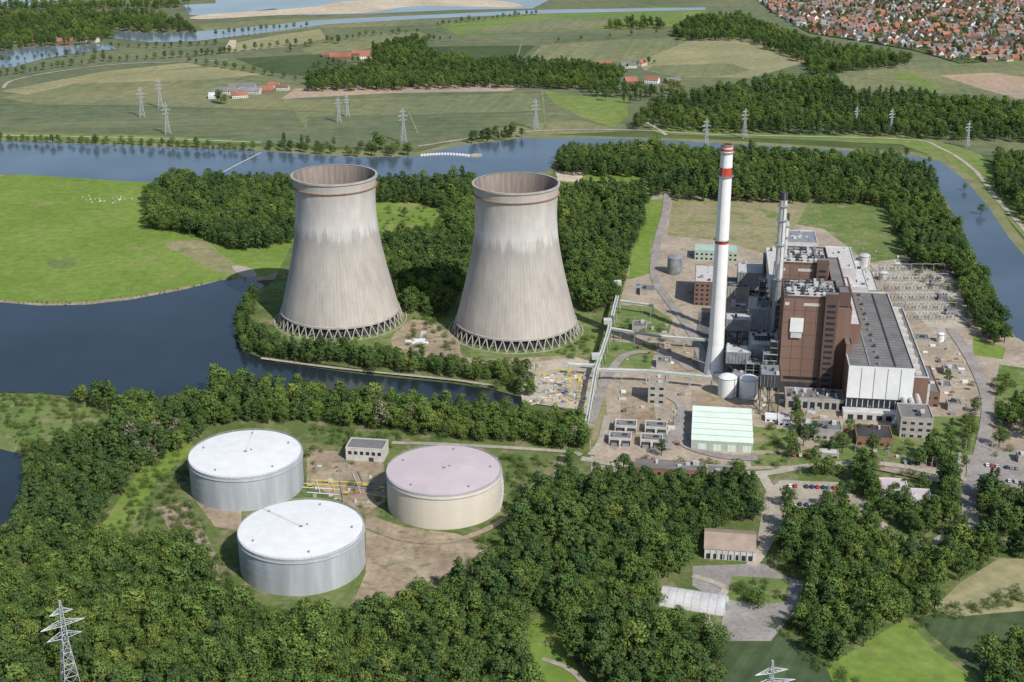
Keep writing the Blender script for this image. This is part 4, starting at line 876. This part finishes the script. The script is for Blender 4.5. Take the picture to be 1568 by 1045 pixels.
N+=forest("town_trees",TOWN,13,0,.4,.85,.6,(0,1,2,3,5,6),False)
print("HOUSES",n,"TREES",N)
# ---------------------------------------------------------------- pylons
def pylon(X,Y,h,th,rot=.5,arm=(9,12,8)):
    b=Bd(); lv=np.array([0,.14,.27,.39,.5,.6,.68,.76,.84,.92,1.0]); wd=np.interp(lv,[0,.6,1],[4.2,1.3,.35])*h/50
    for i in range(len(lv)-1):
        z0,z1=lv[i]*h,lv[i+1]*h; a,c=wd[i],wd[i+1]; co0=[(a,a),(-a,a),(-a,-a),(a,-a)]; co1=[(c,c),(-c,c),(-c,-c),(c,-c)]
        for k in range(4):
            j=(k+1)%4; b.tube((*co0[k],z0),(*co1[k],z1),th,'steel',4); b.tube((*co0[k],z0),(*co1[j],z1),th*.6,'steel',4); b.tube((*co0[j],z0),(*co1[k],z1),th*.6,'steel',4); b.tube((*co1[k],z1),(*co1[j],z1),th*.6,'steel',4)
    for q,(f,L) in enumerate(zip((.64,.76,.88),arm)):
        z=f*h; L=L*h/50; w0=float(np.interp(f,[0,.6,1],[4.2,1.3,.35]))*h/50
        for s_ in (-1,1):
            tip=(s_*L,0,z)
            for dy in (-w0,w0): b.tube((s_*w0,dy,z),tip,th*.8,'steel',4); b.tube((s_*w0*.9,dy,z+h*.045),tip,th*.7,'steel',4)
            for t in (.3,.55,.8): b.tube((s_*(w0+(L-w0)*t),w0*(1-t),z),(s_*(w0+(L-w0)*t),-w0*(1-t),z),th*.5,'steel',4); b.tube((s_*(w0+(L-w0)*t),0,z),(s_*(w0+(L-w0)*(t-.25)),0,z+h*.045*(1-t+.2)),th*.5,'steel',4)
            b.tube(tip,(tip[0],0,z-2.6),th*.6,'dark',5)
    ob=b.obj("electricity_pylon",origin=(0,0)); ob.location=(X,Y,0); ob.rotation_euler[2]=rot
X,Y,_=P(91,920,50); pylon(X,Y,50,.2,.6,(7.5,9.5,5)); X,Y,_=P(1183,1012,46); pylon(X,Y,46,.17,.3)
for x,yb,yt in [(218,180,133),(246,166,120),(257,206,157),(519,188,149),(532,179,145),(618,219,165),(820,198,151),(1080,232,181),(1139,212,166),(1310,196,163),(1363,206,166),(1480,226,186)]:
    X,Y,_=P(x,yb); pylon(X,Y,hgt(Y,yt),.22,.4,(6,8,5))
# ---------------------------------------------------------------- sheep and cars
def sheep_mesh():
    b=Bd()
    def ell(c,r,m,n=10,k=6):
        vs=[];fs=[]
        for i in range(k+1):
            ph=-math.pi/2+math.pi*i/k
            for j in range(n): a=2*math.pi*j/n; vs.append((c[0]+r[0]*math.sin(ph),c[1]+r[1]*math.cos(ph)*math.cos(a),c[2]+r[2]*math.cos(ph)*math.sin(a)))
        for i in range(k):
            for j in range(n): jj=(j+1)%n; fs.append((i*n+j,i*n+jj,(i+1)*n+jj,(i+1)*n+j))
        b.add(vs,fs,m)
    ell((0,0,.75),(.62,.3,.34),'wool'); ell((-.35,0,.78),(.32,.29,.33),'wool'); b.tube((.5,0,.85),(.75,0,.5),.15,'wool',8,.1); ell((.85,0,.38),(.2,.09,.11),'wool')
    for x,f in ((.38,1),(-.42,-1)):
        for y in (-.16,.16): b.tube((x,y,.6),(x-.04*f,y,.3),.08,'wool',6,.05); b.tube((x-.04*f,y,.3),(x,y,0),.05,'wool',6,.04)
    for y in (-.12,.12): b.tube((.72,y*.6,.5),(.68,y*1.6,.5),.04,'wool',5,.02)
    b.tube((-.66,0,.8),(-.76,0,.5),.05,'wool',5,.03)
    return b.obj("sheep",origin=(0,0))
s0=sheep_mesh(); me=s0.data; bpy.data.objects.remove(s0)
for i in range(26):
    X,Y,_=P(rng.normal(168,18),rng.normal(307,3)); ob=bpy.data.objects.new("sheep",me); ob.location=(X,Y,.5); ob.scale=(1.2,)*3; ob.rotation_euler[2]=rng.uniform(0,6); scene.collection.objects.link(ob)
def car_mesh(m_):
    b=Bd(); prof=[(-2.1,.35),(-2.15,.8),(-1.9,.95),(-1.5,1.0),(-1.1,1.42),(.35,1.45),(1.0,.98),(1.9,.85),(2.15,.6),(2.1,.35)]
    n=len(prof); vs=[(x,-.85,z) for x,z in prof]+[(x,.85,z) for x,z in prof]
    b.add(vs,[tuple(range(n)),tuple(range(2*n-1,n-1,-1))]+[(i,n+i,n+(i+1)%n,(i+1)%n) for i in range(n)],m_)
    for y in (-.87,.86): b.add([(-1.3,y,1.0),(.75,y,1.0),(.3,y,1.36),(-1.05,y,1.36)],[(0,1,2,3)],'glass')
    b.add([(.42,-.7,1.43),(.42,.7,1.43),(.98,.75,1.03),(.98,-.75,1.03)],[(0,1,2,3)],'glass'); b.add([(-1.17,-.7,1.41),(-1.17,.7,1.41),(-1.47,.75,1.07),(-1.47,-.75,1.07)],[(0,1,2,3)],'glass')
    for x in (-1.35,1.35):
        for y in (-.9,.7): b.tube((x,y,.33),(x,y+.2,.33),.33,'tyre',10)
    ob=b.obj("parked_car",origin=(0,0)); m=ob.data; bpy.data.objects.remove(ob); return m
cms=[car_mesh(c_) for c_ in ('white','grey','dark','red','carblue','whitew')]
def cars(px0,px1,n,rot):
    a=np.array(P(*px0)[:2]); c=np.array(P(*px1)[:2])
    for i in range(n):
        if rng.random()<.25: continue
        q=a+(c-a)*(i+.5)/n; ob=bpy.data.objects.new("parked_car",cms[rng.integers(0,6)]); ob.location=(q[0],q[1],LZ[0]); ob.rotation_euler[2]=rot+rng.uniform(-.05,.05); scene.collection.objects.link(ob)
cars((1205,748),(1290,752),10,1.5); cars((1200,775),(1300,782),10,1.5); cars((1500,715),(1560,722),8,1.4); cars((1500,735),(1580,745),8,1.4); cars((1255,660),(1300,664),5,1.5); cars((1380,712),(1440,716),6,1.5); cars((1490,640),(1500,610),5,.1); cars((1200,700),(1240,702),4,1.5)
